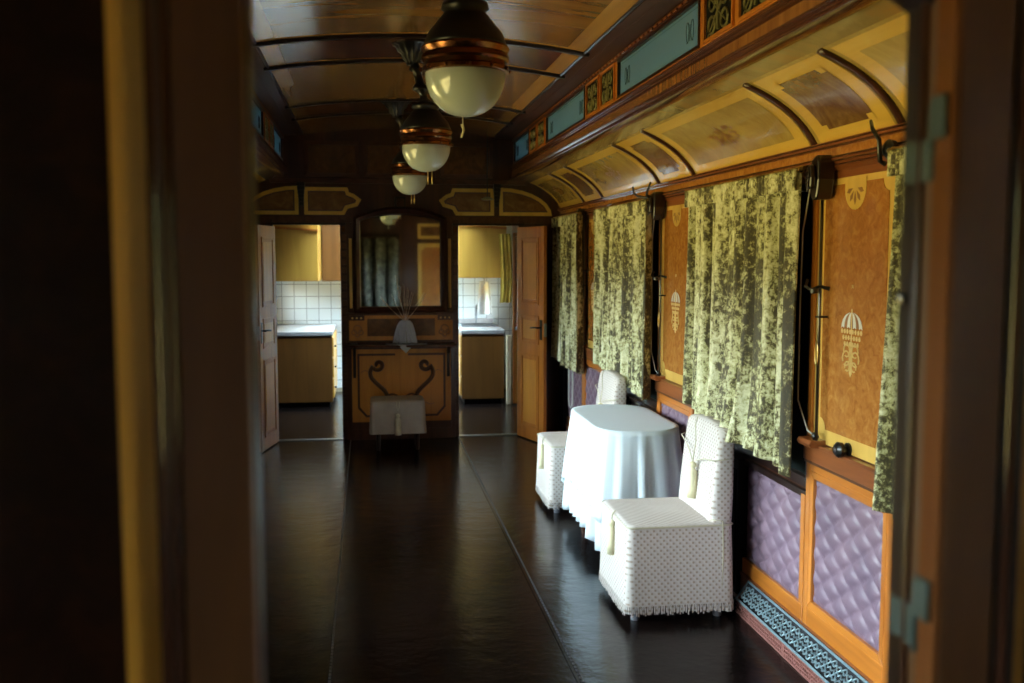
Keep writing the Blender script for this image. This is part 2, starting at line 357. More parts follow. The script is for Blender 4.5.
def pier(F, wall, a, b_, deco=False):
    """panelled pier from y=a to y=b_"""
    mb = MB()
    mb.rect(F, a+.005, a+.045, .14, 2.0, 0, .022, 'orange'); mb.rect(F, b_-.045, b_-.005, .14, 2.0, 0, .022, 'orange')
    mb.rect(F, a+.045, b_-.045, .14, .235, 0, .022, 'orangeY'); mb.rect(F, a+.045, b_-.045, .815, .855, 0, .022, 'orangeY')
    mb.frame(F, a+.045, b_-.045, .235, .815, .03, 0, .022, 'orange', 'orangeY')
    mb.build('pier_frame', wall, bevel=.003)
    quilt(F, a+.075, b_-.075, .265, .785).build('quilted_panel', wall, smooth=True)
    mb = MB(); mb.rect(F, a, b_, .858, .925, 0, .034, 'redwood'); mb.rect(F, a-.01, b_+.01, .925, .94, 0, .045, 'redwood'); mb.rect(F, a, b_, .845, .858, 0, .03, 'inlay')
    mb.build('dado_rail', wall, bevel=.003)
    mb = MB(); mb.rect(F, a+.048, b_-.048, .945, 2.055, 0, .014, 'satin')
    mb.prism(notch(a+.11, b_-.11, 1.005, 1.975, .045), F, .014, .0165, 'burl')
    # fan at the head of the panel
    cu = (a+b_)/2
    mb.prism([(cu-.082, 1.99), (cu-.082, 1.955)]+arcp(cu, 1.955, .082, pi, 2*pi, 12)+[(cu+.082, 1.99)], F, .0165, .018, 'satin')
    for k in range(5):
        an = pi+pi*(k+.5)/5
        mb.prism([(cu+cos(an)*.02, 1.96+sin(an)*.02), (cu+cos(an-.2)*.05, 1.96+sin(an-.2)*.05), (cu+cos(an)*.068, 1.96+sin(an)*.068), (cu+cos(an+.2)*.05, 1.96+sin(an+.2)*.05)], F, .018, .019, 'inlayr')
    mb.build('inlaid_panel', wall)
    # marquetry parasol with trophy below it
    mb = MB(); cz = 1.425
    for k in range(7):
        x0, x1 = -.082+.164*k/7, -.082+.164*(k+1)/7; hh = .062
        L_ = [(cu+x0*sin(t*pi/12), cz+hh*cos(t*pi/12)) for t in range(1, 7)]; R_ = [(cu+x1*sin(t*pi/12), cz+hh*cos(t*pi/12)) for t in range(6, 0, -1)]
        mb.prism([(cu, cz+hh)]+L_+[(cu+(x0+x1)/2, cz+.006)]+R_, F, .0165, .0178, 'inlayr' if k % 2 else 'pearl')
    for row in range(3):
        for k in range(8-row):
            bx_ = cu-(.075-.012*row)+(.15-.024*row)*k/(7-row); zz = cz-.012-.024*row
            mb.prism([(bx_+.008*cos(t*pi/3), zz+.010*sin(t*pi/3)) for t in range(6)], F, .0165, .018, 'inlayg')
    mb.rect(F, cu-.0035, cu+.0035, cz-.15, cz+.075, .0165, .0182, 'inlayg')
    for dz, r in ((-.085, .024), (-.115, .028), (-.145, .018)):
        for sg in (-1, 1):
            mb.tube([F(cu+sg*(.008+r*(1-cos(t*pi/6))), cz+dz+r*sin(t*pi/6), .0175) for t in range(-4, 8)], .0032, 'inlayg', 6)
    mb.prism([(cu-.007, cz-.13), (cu+.007, cz-.13), (cu+.011, cz-.17), (cu, cz-.185), (cu-.011, cz-.17)], F, .0165, .018, 'inlayg')
    mb.prism([(cu+.010*cos(t*pi/4)*(1 if t % 2 else .4), cz+.16+.010*sin(t*pi/4)*(1 if t % 2 else .4)) for t in range(8)], F, .0165, .0178, 'inlayg')
    mb.build('marquetry_parasol', wall)
piersR = [(WIN[k]+WW, WIN[k+1]) for k in range(3)]
for F, wl0, nm in ((FR, wr, 'r'), (FL, wl_, 'l')):
    for (a, b_) in piersR: pier(F, wl0, a, b_)
    pier(F, wl0, YP+.06, WIN[0])
# window bays below the sill
def under_window(F, wall, a, w_):
    mb = MB()
    mb.rect(F, a, a+w_, .14, .225, 0, .022, 'orangeY'); mb.rect(F, a, a+w_, .685, .715, 0, .02, 'darkwood')
    s1 = min(.62, w_*.42)
    mb.rect(F, a, a+.04, .225, .70, 0, .022, 'orange'); mb.rect(F, a+w_-.04, a+w_, .225, .70, 0, .022, 'orange')
    mb.build('apron_frame', wall, bevel=.003)
    quilt(F, a+.04, a+.66, .225, .685).build('quilted_panel', wall, smooth=True)
    if w_ > 1.1: quilt(F, a+.94, a+w_-.04, .225, .685).build('quilted_panel', wall, smooth=True)
    mb = MB(); mb.rect(F, a+.68, a+.93, .04, .715, 0, .05, 'black'); mb.rect(F, a+.70, a+.91, .08, .66, .05, .056, 'blind')
    mb.build('dark_pilaster', wall, bevel=.004)
for (a, b_, z0, z1) in winR:
    under_window(FR, wr, a, b_-a); under_window(FL, wl_, a, b_-a)
# plinth skirting of both walls
for i, (F, nm) in enumerate(((FR, 'right'), (FL, 'left'))):
    mb = MB(); mb.rect(F, YP+.05, YE-.01, 0, .14, 0, .03, 'redwood'); mb.rect(F, YP+.05, YE-.01, .14, .155, 0, .034, 'redwood')
    st(mb, 'baseboard_'+nm, None, 'reddish wooden plinth at the foot of the %s wall' % nm, 'baseboard', bevel=.003)
# windows
wn = 0
def window(F, a, b_, z0, z1, label, blind, portal_n=None, bars=1):
    global wn; wn += 1
    root = thing('window_%d' % wn, label, 'window', F((a+b_)/2, z0, 0), kind='structure')
    O = Vector(root.location)
    G = lambda u, v, d: tuple(Vector(F(u, v, d))-O)
    mb = MB(); mb.frame(G, a, b_, z0, z1, .045, -.06, .004, 'darkwood' if blind else 'mahog')
    if bars == 2: mb.rect(G, a+.045, b_-.045, z1-.42, z1-.38, -.055, -.03, 'mahogY')
    mb.build('window_frame', root, bevel=.003)
    mb = MB(); mb.rect(G, a+.045, b_-.045, z0+.045, z1-.045, -.048, -.044, 'glass'); mb.build('pane', root)
    if blind:
        mb = MB(); mb.grid(lambda p, q: G(a+.046+(b_-a-.092)*p, z0+.046+(z1-z0-.092)*q, -.022+.003*sin(p*60)), 60, 2, 'blind')
        mb.build('blind', root, smooth=True)
    return root
places = ['nearest the door post', 'beside the near slipcovered chair', 'beside the far slipcovered chair', 'at the far end by the open door']
for k, (a, b_, z0, z1) in enumerate(winR):
    window(FR, a, b_, z0, z1, 'right wall window with dark green blind drawn, '+places[k], True)
for k, (a, b_, z0, z1) in enumerate(winL):
    window(FL, a, b_, z0, z1, ('unseen dark green blind added to dim the far end, over the window in the left wall, number %s from the near end' if k == 3 else 'bright clear window in the left wall, number %s from the near end') % ('one', 'two', 'three', 'four')[k], k == 3, bars=2)  # blind on the fourth window is added to cut light at the far end
    if k < 3: portal('window_light', (XL-.03, (a+b_)/2, (z0+z1)/2), (1, 0, 0), b_-a-.08, z1-z0-.08)
for F, s_, nm in ((FR, -1, 'right'), (FL, 1, 'left')):
    a, b_, z0, z1 = galL[0]; window(F, a, b_, z0, z1, 'unseen low window added to light the galley above the %s worktop' % nm, False)  # unseen side windows added to light the tiles and worktops
    x = F(0, 0, -.03)[0]; portal('window_light', (x, (a+b_)/2, (z0+z1)/2), (s_, 0, 0), b_-a-.08, z1-z0-.08)
    a, b_, z0, z1 = vest[0]; window(F, a, b_, z0, z1, 'vestibule window in the %s wall beside the viewer' % nm, False)
    portal('window_light', (x, (a+b_)/2, (z0+z1)/2), (s_, 0, 0), b_-a-.08, z1-z0-.08)

# ---- cornice rail, cove, beam, clerestory, ceiling --------------------------
def S(sd, x): return XC+sd*(x-XC)
CV = []                                       # cove curve from wall rail to the beam (x for the right side, z)
P0_, P1_, P2_ = (1.812, 2.142), (1.73, 2.30), (1.50, 2.387)
for i in range(11):
    t = i/10; CV.append(((1-t)**2*P0_[0]+2*t*(1-t)*P1_[0]+t*t*P2_[0], (1-t)**2*P0_[1]+2*t*(1-t)*P1_[1]+t*t*P2_[1]))
def cove_pt(t):
    x = t*10; i = min(9, int(x)); r = x-i
    return CV[i][0]*(1-r)+CV[i+1][0]*r, CV[i][1]*(1-r)+CV[i+1][1]*r
def cove_strip(mb, sd, y0, y1, t0, t1, d, k, n_=10, rounded=0):
    """patch of the cove at offset d into the room"""
    def fn(a, c):
        t = t0+(t1-t0)*c; x, z = cove_pt(t); x2, z2 = cove_pt(min(1, t+.02)); x1, z1 = cove_pt(max(0, t-.02))
        tx, tz = x2-x1, z2-z1; L = sqrt(tx*tx+tz*tz); nx, nz = tz/L, -tx/L
        if nx > 0: nx, nz = -nx, -nz
        return (S(sd, x+nx*d), y0+(y1-y0)*a, z+nz*d)
    mb.grid(fn, 1, n_, k)
ribsY = []
for a in WIN: ribsY += [a-.02, a+WW+.02]
ribsY = [y for y in ribsY if YP < y < YE-.3]
bays = [YP]+sorted(ribsY)+[YE]
CZ = 2.865; CE = 1.20; CEz = 2.792
def ceil_z(x): u = (x-XC)/(CE-XC); return CZ-(CZ-CEz)*abs(u)**2
for sd, nm in ((1, 'right'), (-1, 'left')):
    # wall rail (trim)
    prof = [(XR, 2.0), (1.815, 2.0), (1.815, 2.03), (1.80, 2.045), (1.80, 2.06), (1.785, 2.07), (1.785, 2.075), (1.80, 2.085), (1.80, 2.12), (1.785, 2.13), (1.785, 2.145), (XR, 2.145)]
    mb = MB(); P = lambda u, v, d: (S(sd, u), d, v)
    mb.prism(prof, P, YP+.05, YE, 'redwood')
    mb.prism([(1.8002, 2.088), (1.7985, 2.088), (1.7985, 2.117), (1.8002, 2.117)], P, YP+.05, YE, 'burl')
    for zz, xx, rr_ in ((2.052, 1.798, .004), (2.066, 1.786, .004), (2.082, 1.792, .004), (2.123, 1.790, .005), (2.138, 1.782, .004)): mb.tube([(S(sd, xx), YP+.05, zz), (S(sd, xx), YE, zz)], rr_, 'polish', 8)
    st(mb, 'trim_'+str({1: 3, -1: 4}[sd]), None, 'moulded reddish wood rail above the %s hand windows' % nm, 'cornice rail')
    # cove
    mb = MB(); cove_strip(mb, sd, YP, YE, 0, 1, 0, 'covep', 14)
    # flat band between cove and beam
    mb.prism([(1.50, 2.387), (1.36, 2.43), (1.36, 2.45), (1.50, 2.405)], P, YP, YE, 'band')
    cv = st(mb, 'ceiling', None, 'curved %s hand cove of the ceiling veneered in yellow satinwood panels' % nm, 'ceiling cove', smooth='auto')
    for j in range(len(bays)-1):
        y0, y1 = bays[j], bays[j+1]; narrow = (y1-y0) < .9
        mb = MB()
        b0, b1 = y0+.05, y1-.05
        cove_strip(mb, sd, b0, b1, .03, .97, .002, 'satinY')
        cove_strip(mb, sd, b0+.09, b1-.09, .16, .84, .004, 'covep2' if narrow else 'covep')
        if narrow:                                   # clipped corners of the darker narrow panels
            for (ya, yb) in ((b0+.085, b0+.13), (b1-.13, b1-.085)):
                for (ta, tb) in ((.13, .22), (.78, .87)): cove_strip(mb, sd, ya, yb, ta, tb, .0055, 'satinY', 3)
        mb.build('cove_panel', cv, smooth=True)
        if not narrow:                                # marquetry spray in the middle of the wide panels
            mb = MB(); cy = (y0+y1)/2
            rng = random.Random(j)
            for q in range(34):
                an = rng.uniform(0, 2*pi); rr0 = rng.uniform(0, 1)**.6; yy = cy+rr0*.17*cos(an); tt = .5+rr0*.16*sin(an)
                L = .022; 
                def lf(aa, cc, yy=yy, tt=tt, an=an):
                    u = (aa-.5)*2; wdt = (1-u*u)*.010*(cc-.5)*2
                    yq = yy+L*u*cos(an)-wdt*sin(an); tq = tt+(L*u*sin(an)+wdt*cos(an))*2.2
                    x, z = cove_pt(max(0, min(1, tq))); return (S(sd, x-.0055), yq, z-.0035)
                mb.grid(lf, 4, 1, 'inlayr')
            mb.build('marquetry_spray', cv)
    for y in ribsY:
        mb = MB(); cove_strip(mb, sd, y-.016, y+.016, 0, 1, .006, 'mahog', 12); mb.build('cove_rib', cv, smooth=True, solid=.012)
    # beam
    mb = MB()
    prof = [(1.40, 2.397), (1.345, 2.397), (1.33, 2.402), (1.33, 2.41), (1.345, 2.417), (1.33, 2.425), (1.325, 2.435), (1.345, 2.442), (1.352, 2.447), (1.352, 2.495), (1.335, 2.505), (1.335, 2.515), (1.35, 2.52), (1.35, 2.54), (1.42, 2.54), (1.42, 2.42)]
    mb.prism(prof, P, YP, YE, 'polishY')
    mb.prism([(1.3521, 2.452), (1.3521, 2.491), (1.3495, 2.491), (1.3495, 2.452)], P, YP, YE, 'frieze')
    for xx, zz, rr_ in ((1.333, 2.406, .006), (1.338, 2.42, .005), (1.326, 2.432, .006), (1.343, 2.444, .004), (1.338, 2.50, .005), (1.334, 2.512, .006), (1.348, 2.528, .006)): mb.tube([(S(sd, xx), YP, zz), (S(sd, xx), YE, zz)], rr_, 'polishY', 10)
    st(mb, 'trim_'+str({1: 5, -1: 6}[sd]), None, 'long moulded beam below the %s clerestory windows' % nm, 'beam', smooth='auto')
    # clerestory wall with openings
    mb = MB(); Q = lambda u, v, d: (S(sd, 1.36-d), u, v); ops = []
    for a in WIN: ops.append((a+.12, min(a+WW, YE-.08)))
    y = YP
    for a, b_ in ops:
        mb.rect(Q, y, a, 2.54, 2.775, -.04, 0, 'orangeY'); mb.rect(Q, a, b_, 2.54, 2.55, -.04, 0, 'orangeY'); mb.rect(Q, a, b_, 2.757, 2.775, -.04, 0, 'mahogY'); y = b_
    mb.rect(Q, y, YE, 2.54, 2.775, -.04, 0, 'orangeY')
    mb.rect(Q, YP, YE, 2.757, 2.785, 0, .012, 'mahogY')
    cw = st(mb, 'wall_clerestory_'+nm, None, 'raised clerestory wall above the %s beam' % nm, 'wall')
    y = YP+.05                                        # bead-and-reel under the ceiling
    mb = MB()
    while y < YE-.1: mb.rect(Q, y, y+.05, 2.762, 2.775, .012, .022, 'redwood'); y += .075
    mb.build('bead_moulding', cw, bevel=.004)
    for k, (a, b_) in enumerate(ops):
        wn += 1
        root = thing('window_%d' % wn, '%s clerestory window of frosted blue etched glass, %s' % (nm, ('nearest the viewer', 'second along', 'third along', 'at the far end')[k]), 'window', (0, 0, 0), kind='structure')
        m2 = MB(); m2.frame(Q, a, b_, 2.55, 2.757, .014, -.02, .006, 'darkwood'); m2.build('window_frame', root)
        m2 = MB(); m2.rect(Q, a+.014, b_-.014, 2.564, 2.743, -.014, -.010, 'frost')
        m2.rect(Q, a+.05, b_-.05, 2.728, 2.7295, -.010, -.0095, 'teald')
        for cy in (a+.16, b_-.16):
            for sg in (-1, 1):
                m2.tube([Q(cy+sg*(.012+.022*(1-cos(t*pi/5))*(1-t*.03)), 2.65+.045*sin(t*pi/5), -.0095) for t in range(-3, 8)], .0022, 'teald', 5)
            m2.tube([Q(cy, 2.61+.01*t, -.0095) for t in range(8)], .0018, 'teald', 5)
        m2.build('pane', root)
        portal('window_light', (S(sd, 1.40), (a+b_)/2, 2.65), (-sd, 0, 0), b_-a-.04, .18)
    # pairs of cast fretwork panels
    for j in range(-1, 4):
        pa_ = WIN[0]+PER*(j)+WW; pb_ = pa_+PER-WW+.12
        mid = (pa_+pb_)/2
        for c0 in (mid-.19, mid+.19):
            if not (YP+.16 < c0 < YE-.2): continue
            fr_ = thing('fretwork_panel', None, None); bpy.data.objects.remove(fr_)
            m2 = MB(); m2.frame(Q, c0-.165, c0+.165, 2.55, 2.755, .014, 0, .01, 'orangeY'); m2.rect(Q, c0-.15, c0+.15, 2.563, 2.742, 0, .001, 'black')
            for sg in (-1, 1):
                for rr1, zc in ((.034, 2.605), (.030, 2.69)):
                    m2.tube([Q(c0+sg*(.03+rr1*(1-cos(t*pi/6)))*1.1, zc+rr1*sin(t*pi/6), .005) for t in range(-5, 9)], .006, 'fret', 6)
                m2.tube([Q(c0+sg*.02*t, 2.65+.014*t, .005) for t in range(0, 7)], .006, 'fret', 6, r1=.002)
                m2.tube([Q(c0+sg*.02*t, 2.65-.014*t, .005) for t in range(0, 7)], .006, 'fret', 6, r1=.002)
            m2.tube([Q(c0, 2.575+.025*t, .005) for t in range(0, 7)], .008, 'fret', 6)
            m2.build('fretwork_panel', cw)
    # sloped moulding to the ceiling edge
    mb = MB(); mb.prism([(1.36, 2.783), (1.30, 2.785), (1.22, 2.787), (1.19, 2.788), (1.19, 2.82), (1.36, 2.82)], P, YP, YE, 'dull')
    mb.prism([(1.335, 2.786), (1.25, 2.789), (1.25, 2.784), (1.335, 2.7815)], P, YP, YE, 'dull')
    st(mb, 'trim_'+str({1: 7, -1: 8}[sd]), None, 'dark sloping border between the ceiling and the %s clerestory' % nm, 'ceiling border')
# central ceiling
mb = MB(); NX = 28
def ceil_patch(mb, xa, xb, ya, yb, dz, k, nx=NX):
    mb.grid(lambda a, c: (xa+(xb-xa)*a, ya+(yb-ya)*c, ceil_z(xa+(xb-xa)*a)+dz), nx, 1, k)
XCL, XCR = S(-1, CE), CE
ceil_patch(mb, XCL, XCR, YP, YE, 0, 'mahogY')
ce = st(mb, 'ceiling', None, 'arched raised central ceiling of polished wood panels', 'ceiling', smooth=True)
for j in range(len(bays)-1):
    y0, y1 = bays[j], bays[j+1]; narrow = (y1-y0) < .9; mb = MB()
    ceil_patch(mb, XCL+.02, XCR-.02, y0+.022, y1-.022, -.003, 'ceilb'); e = .10
    ceil_patch(mb, XCL+e+.03, XCR-e-.03, y0+e*.7, y1-e*.7, -.006, 'ceilr' if narrow else 'ceilw')
    ceil_patch(mb, XCL+.015, XCL+.13, y0+.022, y1-.022, -.0045, 'ceilb', 4)
    mb.build('ceiling_panel', ce, smooth=True)
for y in ribsY:
    mb = MB(); ceil_patch(mb, XCL, XCR, y-.02, y+.02, -.010, 'darkwood'); mb.build('ceiling_rib', ce, smooth=True, solid=.018)
for sd in (1, -1):
    mb = MB(); x = S(sd, 1.175); mb.tube([(x, YP+.1, ceil_z(x)-.006), (x, YE-.1, ceil_z(x)-.006)], .008, 'darkwood', 6); mb.build('ceiling_bead', ce)
# galley and vestibule ceilings
for ya, yb, nm in ((YE+.06, YK, 'cream painted galley ceiling beyond the end wall'), (-2.05, YP-.06, 'dark vestibule ceiling above the viewer')):
    mb = MB()
    if ya > 5:
        mb.box(XL, -.55, ya, yb, 2.2, 2.26, 'paint'); mb.box(1.15, XR, ya, yb, 2.2, 2.26, 'paint'); mb.box(-.55, 1.15, ya, ya+1.2, 2.2, 2.26, 'paint'); mb.box(-.55, 1.15, yb-.25, yb, 2.2, 2.26, 'paint')
        portal('window_light', (.30, (ya+1.2+yb-.25)/2, 2.25), (0, 0, -1), 1.68, yb-ya-1.47)
        wn += 1; r_ = thing('window_%d' % wn, 'unseen square skylight added in the galley ceiling for light', 'window', kind='structure')  # unseen roof opening added to brighten the galley
        q_ = MB(); q_.box(-.55, 1.15, ya+1.2, yb-.25, 2.235, 2.24, 'glass'); q_.build('pane', r_)
    else: mb.box(XL, XR, ya, yb, 2.2, 2.26, 'mahog')
    st(mb, 'ceiling', None, nm, 'ceiling')

# ---- end wall with two door openings ----------------------------------------
DL = (-.842, -.242); DR = (.842, 1.408); DZ = 1.983
mb = MB()
for a, b_, z0, z1 in ((XL-.08, DL[0], 0, 2.9), (DL[1], DR[0], 0, 2.9), (DR[1], XR+.08, 0, 2.9), (DL[0], DL[1], DZ, 2.9), (DR[0], DR[1], DZ, 2.9)):
    mb.rect(FE, a, b_, z0, z1, -.06, 0, 'mahog')
we = st(mb, 'wall_far', None, 'dark end wall of the saloon holding the mirror cabinet and two doorways', 'wall')
# door architraves with chequered inlay blocks
for a, b_ in (DL, DR):
    mb = MB()
    for u0, u1 in ((a-.055, a), (b_, b_+.055)):
        mb.rect(FE, u0, u1, 0, DZ+.05, 0, .02, 'mahog')
        z = .12
        while z < DZ-.06: mb.rect(FE, u0+.012, u1-.012, z, z+.05, .02, .0215, 'burlm' if int(z*100) % 2 else 'mahogY'); z += .075
    mb.rect(FE, a-.055, b_+.055, DZ, DZ+.02, 0, .024, 'darkwood')
    mb.build('architrave', we, bevel=.002)
mb = MB(); mb.rect(FE, XL+.05, XR-.05, 2.005, 2.065, 0, .016, 'mahogY')
u = XL+.1
while u < XR-.1: mb.rect(FE, u, u+.045, 2.018, 2.052, .016, .018, 'inlay'); u += .08
mb.build('frieze', we, bevel=.002)
# yellow bordered panels above the doors
def bordered(mb, pts, w_, k1, k2, k3, d=.0):
    cx = sum(p[0] for p in pts)/len(pts); cz = sum(p[1] for p in pts)/len(pts)
    def inset(w2):
        out = []; n_ = len(pts)
        area = sum(pts[i][0]*pts[(i+1) % n_][1]-pts[(i+1) % n_][0]*pts[i][1] for i in range(n_)); sg = 1 if area > 0 else -1
        for i in range(n_):
            p0, p1, p2 = Vector(pts[i-1]), Vector(pts[i]), Vector(pts[(i+1) % n_])
            e1 = (p1-p0).normalized(); e2 = (p2-p1).normalized(); n1 = Vector((-e1.y, e1.x))*sg; n2 = Vector((-e2.y, e2.x))*sg
            b2 = (n1+n2); b2.normalize(); cs = max(.45, b2.dot(n1)); q = p1+b2*w2/cs; out.append((q.x, q.y))
        return out
    mb.prism(pts, FE, d, d+.006, k1); mb.prism(inset(w_), FE, d+.006, d+.0075, k2); mb.prism(inset(w_+.012), FE, d+.0075, d+.009, k3)
for sd in (1, -1):
    mb = MB()
    # long panel with shaped inner end
    pts = [(1.18, 2.075), (1.18, 2.325), (.79, 2.325), (.775, 2.28), (.73, 2.265), (.665, 2.215), (.70, 2.155), (.79, 2.13), (.82, 2.075)]
    bordered(mb, [(S(sd, p[0]), p[1]) for p in pts], .034, 'satinY', 'inlay', 'covep2')
    # quadrant panel beyond the bracket
    q = [(1.23, 2.075), (1.73, 2.075)]+[(1.23+.50*cos(t*pi/2/7), 2.075+.26*sin(t*pi/2/7)) for t in range(1, 7)]+[(1.23, 2.335)]
    bordered(mb, [(S(sd, p[0]), p[1]) for p in q], .034, 'satinY', 'inlay', 'covep2')
    mb.build('overdoor_panel', we)
    mb = MB()
    for t in range(6): x = 1.205; mb.rect(FE, S(sd, x-.035+.003*t), S(sd, x+.035-.003*t), 2.33-.035*t, 2.365-.035*t, 0, .07-.009*t, 'iron')
    mb.build('beam_bracket', we, bevel=.004)
# dark panels of the tympanum
mb = MB()
for u0, u1 in ((-.55, -.06), (-.02, .64), (.68, 1.17)):
    mb.frame(FE, u0, u1, 2.42, 2.74, .035, 0, .012, 'mahogY'); mb.rect(FE, u0+.035, u1-.035, 2.455, 2.705, 0, .004, 'burlm')
mb.rect(FE, XL+.35, XR-.35, 2.36, 2.40, 0, .03, 'mahogY')
mb.build('tympanum_panel', we, bevel=.003)

# ---- partition the camera looks through ------------------------------------
OL, OR_, OZ = -.108, .566, 2.03
T0, T1 = YP-.04, YP
mb = MB()
mb.box(XL-.02, OL-.04, T0, T1, 0, 2.9, 'mahog'); mb.box(OR_+.03, XR+.02, T0, T1, 0, 2.9, 'mahog'); mb.box(OL-.04, OR_+.03, T0, T1, OZ+.03, 2.9, 'mahog')
wp = st(mb, 'wall_near', None, 'dark partition around the doorway in the foreground', 'wall')
mb = MB(); YF = YP-.07; YG = YP-.10
mb.box(-.170, OL, YF, YP, 0, OZ+.05, 'jamb'); mb.box(OL, OL+.003, YP-.045, YP-.005, 0, OZ, 'darkwood')
mb.box(OR_, OR_+.055, YG, YP, 0, OZ+.05, 'jamb')
mb.box(OR_-.003, OR_, YP-.03, YP-.004, 0, OZ, 'darkwood'); mb.tube([(OR_-.002, YP-.038, 0), (OR_-.002, YP-.038, OZ)], .004, 'mahog', 12)
mb.box(-.170, OR_+.055, YF, YP, OZ, OZ+.06, 'darkwood')
mb.prism([(OR_, OZ), (OR_-.075, OZ), (OR_-.05, OZ-.045), (OR_, OZ-.078)], lambda u, v, d: (u, d, v), YP-.05, YP, 'darkwood')
mb.build('door_casing', wp, bevel=.003, smooth='auto')
mb = MB(); mb.box(OR_-.006, OR_, YG+.001, YG+.034, 0, OZ, 'gloss'); mb.build('polished_strip', wp)
mb = MB()
for x, r, k in ((-.176, .006, 'polish'), (-.183, .005, 'mahog'), (-.1895, .005, 'polish')): mb.tube([(x, YF+.008, 0), (x, YF+.008, 2.2)], r, k, 12)
mb.box(-.193, -.168, YF+.006, T0, 0, 2.2, 'darkwood')
for x, r, k in ((OR_+.061, .006, 'darkwood'), (OR_+.071, .007, 'polish'), (OR_+.081, .005, 'darkwood')): mb.tube([(x, YG+.008, 0), (x, YG+.008, 2.2)], r, k, 12)
mb.box(OR_+.055, OR_+.085, YG+.006, T0, 0, 2.2, 'darkwood')
mb.build('panel_moulding', wp, smooth='auto')
mb = MB(); FN = lambda u, v, d: (u, T0-d, v)
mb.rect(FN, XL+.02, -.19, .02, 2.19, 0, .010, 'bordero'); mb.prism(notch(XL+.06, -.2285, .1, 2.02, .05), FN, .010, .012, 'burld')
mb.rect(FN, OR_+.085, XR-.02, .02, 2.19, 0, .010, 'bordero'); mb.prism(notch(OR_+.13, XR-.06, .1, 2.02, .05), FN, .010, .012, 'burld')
mb.build('inlaid_panel', wp)
for z in (1.775, 1.29):
    mb = MB(); mb.box(OR_-.004, OR_, YP-.062, YP-.008, z, z+.043, 'hinge'); mb.tube([(OR_-.006, YP-.064, z), (OR_-.006, YP-.064, z+.075)], .0045, 'hinge', 10)
    mb.box(OR_-.011, OR_-.008, YP-.092, YP-.066, z+.04, z+.082, 'hinge'); mb.build('hinge', wp, bevel=.001, smooth='auto', )
mb = MB(); mb.lathe([(.001, 0), (.006, 0), (.006, .006), (.001, .008)], (0, 0, 0), 'dsteel', 12); o = mb.build('screw', wp, smooth='auto'); o.location = (OR_-.003, YP-.015, 1.655); o.rotation_euler = (0, -pi/2, 0)
# saloon side of the partition, seen in the mirror
mb = MB(); FS = lambda u, v, d: (u, T1+d, v)
for sd in (1, -1):
    u0, u1 = (.88, 1.40) if sd == 1 else (-.78, -.26)
    mb.rect(FS, u0, u1, .35, 1.92, 0, .01, 'satin'); mb.prism(notch(u0+.06, u1-.06, .42, 1.85, .05), FS, .01, .012, 'burl')
    mb.rect(FS, u0, u1, 2.0, 2.26, 0, .01, 'satin'); mb.rect(FS, u0+.05, u1-.05, 2.05, 2.21, .01, .012, 'burlm')
mb.build('inlaid_panel', wp)
# vestibule back wall
mb = MB(); mb.box(XL-.02, XR+.02, -2.1, -2.04, 0, 2.3, 'mahog'); st(mb, 'wall_back', None, 'vestibule wall behind the viewer', 'wall')
# dark curtain hanging across the vestibule behind the viewer (seen in the mirror)
mb = MB(); mb.grid(lambda a, c: (-.75+1.75*a, -1.0+.04*sin(a*46)+.02*sin(a*19+2), .1+1.95*c), 160, 6, 'velvetd')
tag(mb.build('door_curtain', smooth=True, solid=.006), 'dark velvet door curtain seen only as a reflection in the arched mirror', 'curtain')
# galley back wall
mb = MB(); mb.box(XL-.02, XR+.02, YK, YK+.05, 0, 2.3, 'paint'); mb.box(XL, XR, YK-.012, YK, .05, 1.60, 'tile')
st(mb, 'wall_galley', None, 'galley back wall covered with square white tiles', 'wall')
# roof shell above coves to keep the daylight out
mb = MB()
for sd in (1, -1):
    mb.prism([(XR+.08, 2.28), (1.40, 2.46), (1.40, 2.50), (XR+.08, 2.32)], lambda u, v, d: (S(sd, u), d, v), YP-.05, YE+.06, 'mahog')
mb.box(XCL-.2, XCR+.2, YP-.05, YE+.06, 2.90, 2.94, 'mahog')
st(mb, 'roof', None, 'outer roof skin above the ceiling', 'roof')

# ================================================================== DOORS of the end wall
def door_leaf(name, label, hinge, ang, wdt, hgt, flip):
    r = thing(name, label, 'door', hinge, ang, kind='structure'); mb = MB()
    mb.rect(D, 0, wdt, .01, hgt, -.016, .016, 'door')
    for z0, z1 in ((.12, .80), (.90, 1.16), (1.26, hgt-.10)):
        for s_ in (-1, 1):
            G = lambda u, v, d: (u, s_*d, v)
            mb.frame(G, .09, wdt-.09, z0, z1, .022, .016, .024, 'door'); mb.rect(G, .135, wdt-.135, z0+.045, z1-.045, .016, .021, 'doorp')
    mb.build('door_leaf', r, bevel=.003)
    mb = MB()
    for s_ in (-1, 1):
        mb.box(wdt-.062, wdt-.022, s_*.024, s_*.018, .95, 1.13, 'iron')
        mb.tube([(wdt-.042, s_*.02, 1.06), (wdt-.042, s_*.06, 1.06), (wdt-.06, s_*.068, 1.062), (wdt-.15, s_*.07, 1.055)], .008, 'iron', 8)
    mb.box(wdt-.002, wdt+.006, -.014, .014, .98, 1.10, 'steel')
    mb.build('door_handle', r, smooth='auto'); return r
hx, hy = DR[1]-.005, YE-.075; fx, fy = 1.565, 8.72
door_leaf('door_2', 'light oak panelled door standing open beside the far curtain', (hx, hy, .0), atan2(fy-hy, fx-hx), sqrt((fx-hx)**2+(fy-hy)**2), 1.965, 1)
hx, hy = DL[0]+.01, YE-.075; fx, fy = -.93, 8.70
door_leaf('door_3', 'oak panelled door seen almost edge-on at the left galley doorway', (hx, hy, .0), atan2(fy-hy, fx-hx), sqrt((fx-hx)**2+(fy-hy)**2), 1.965, 1)

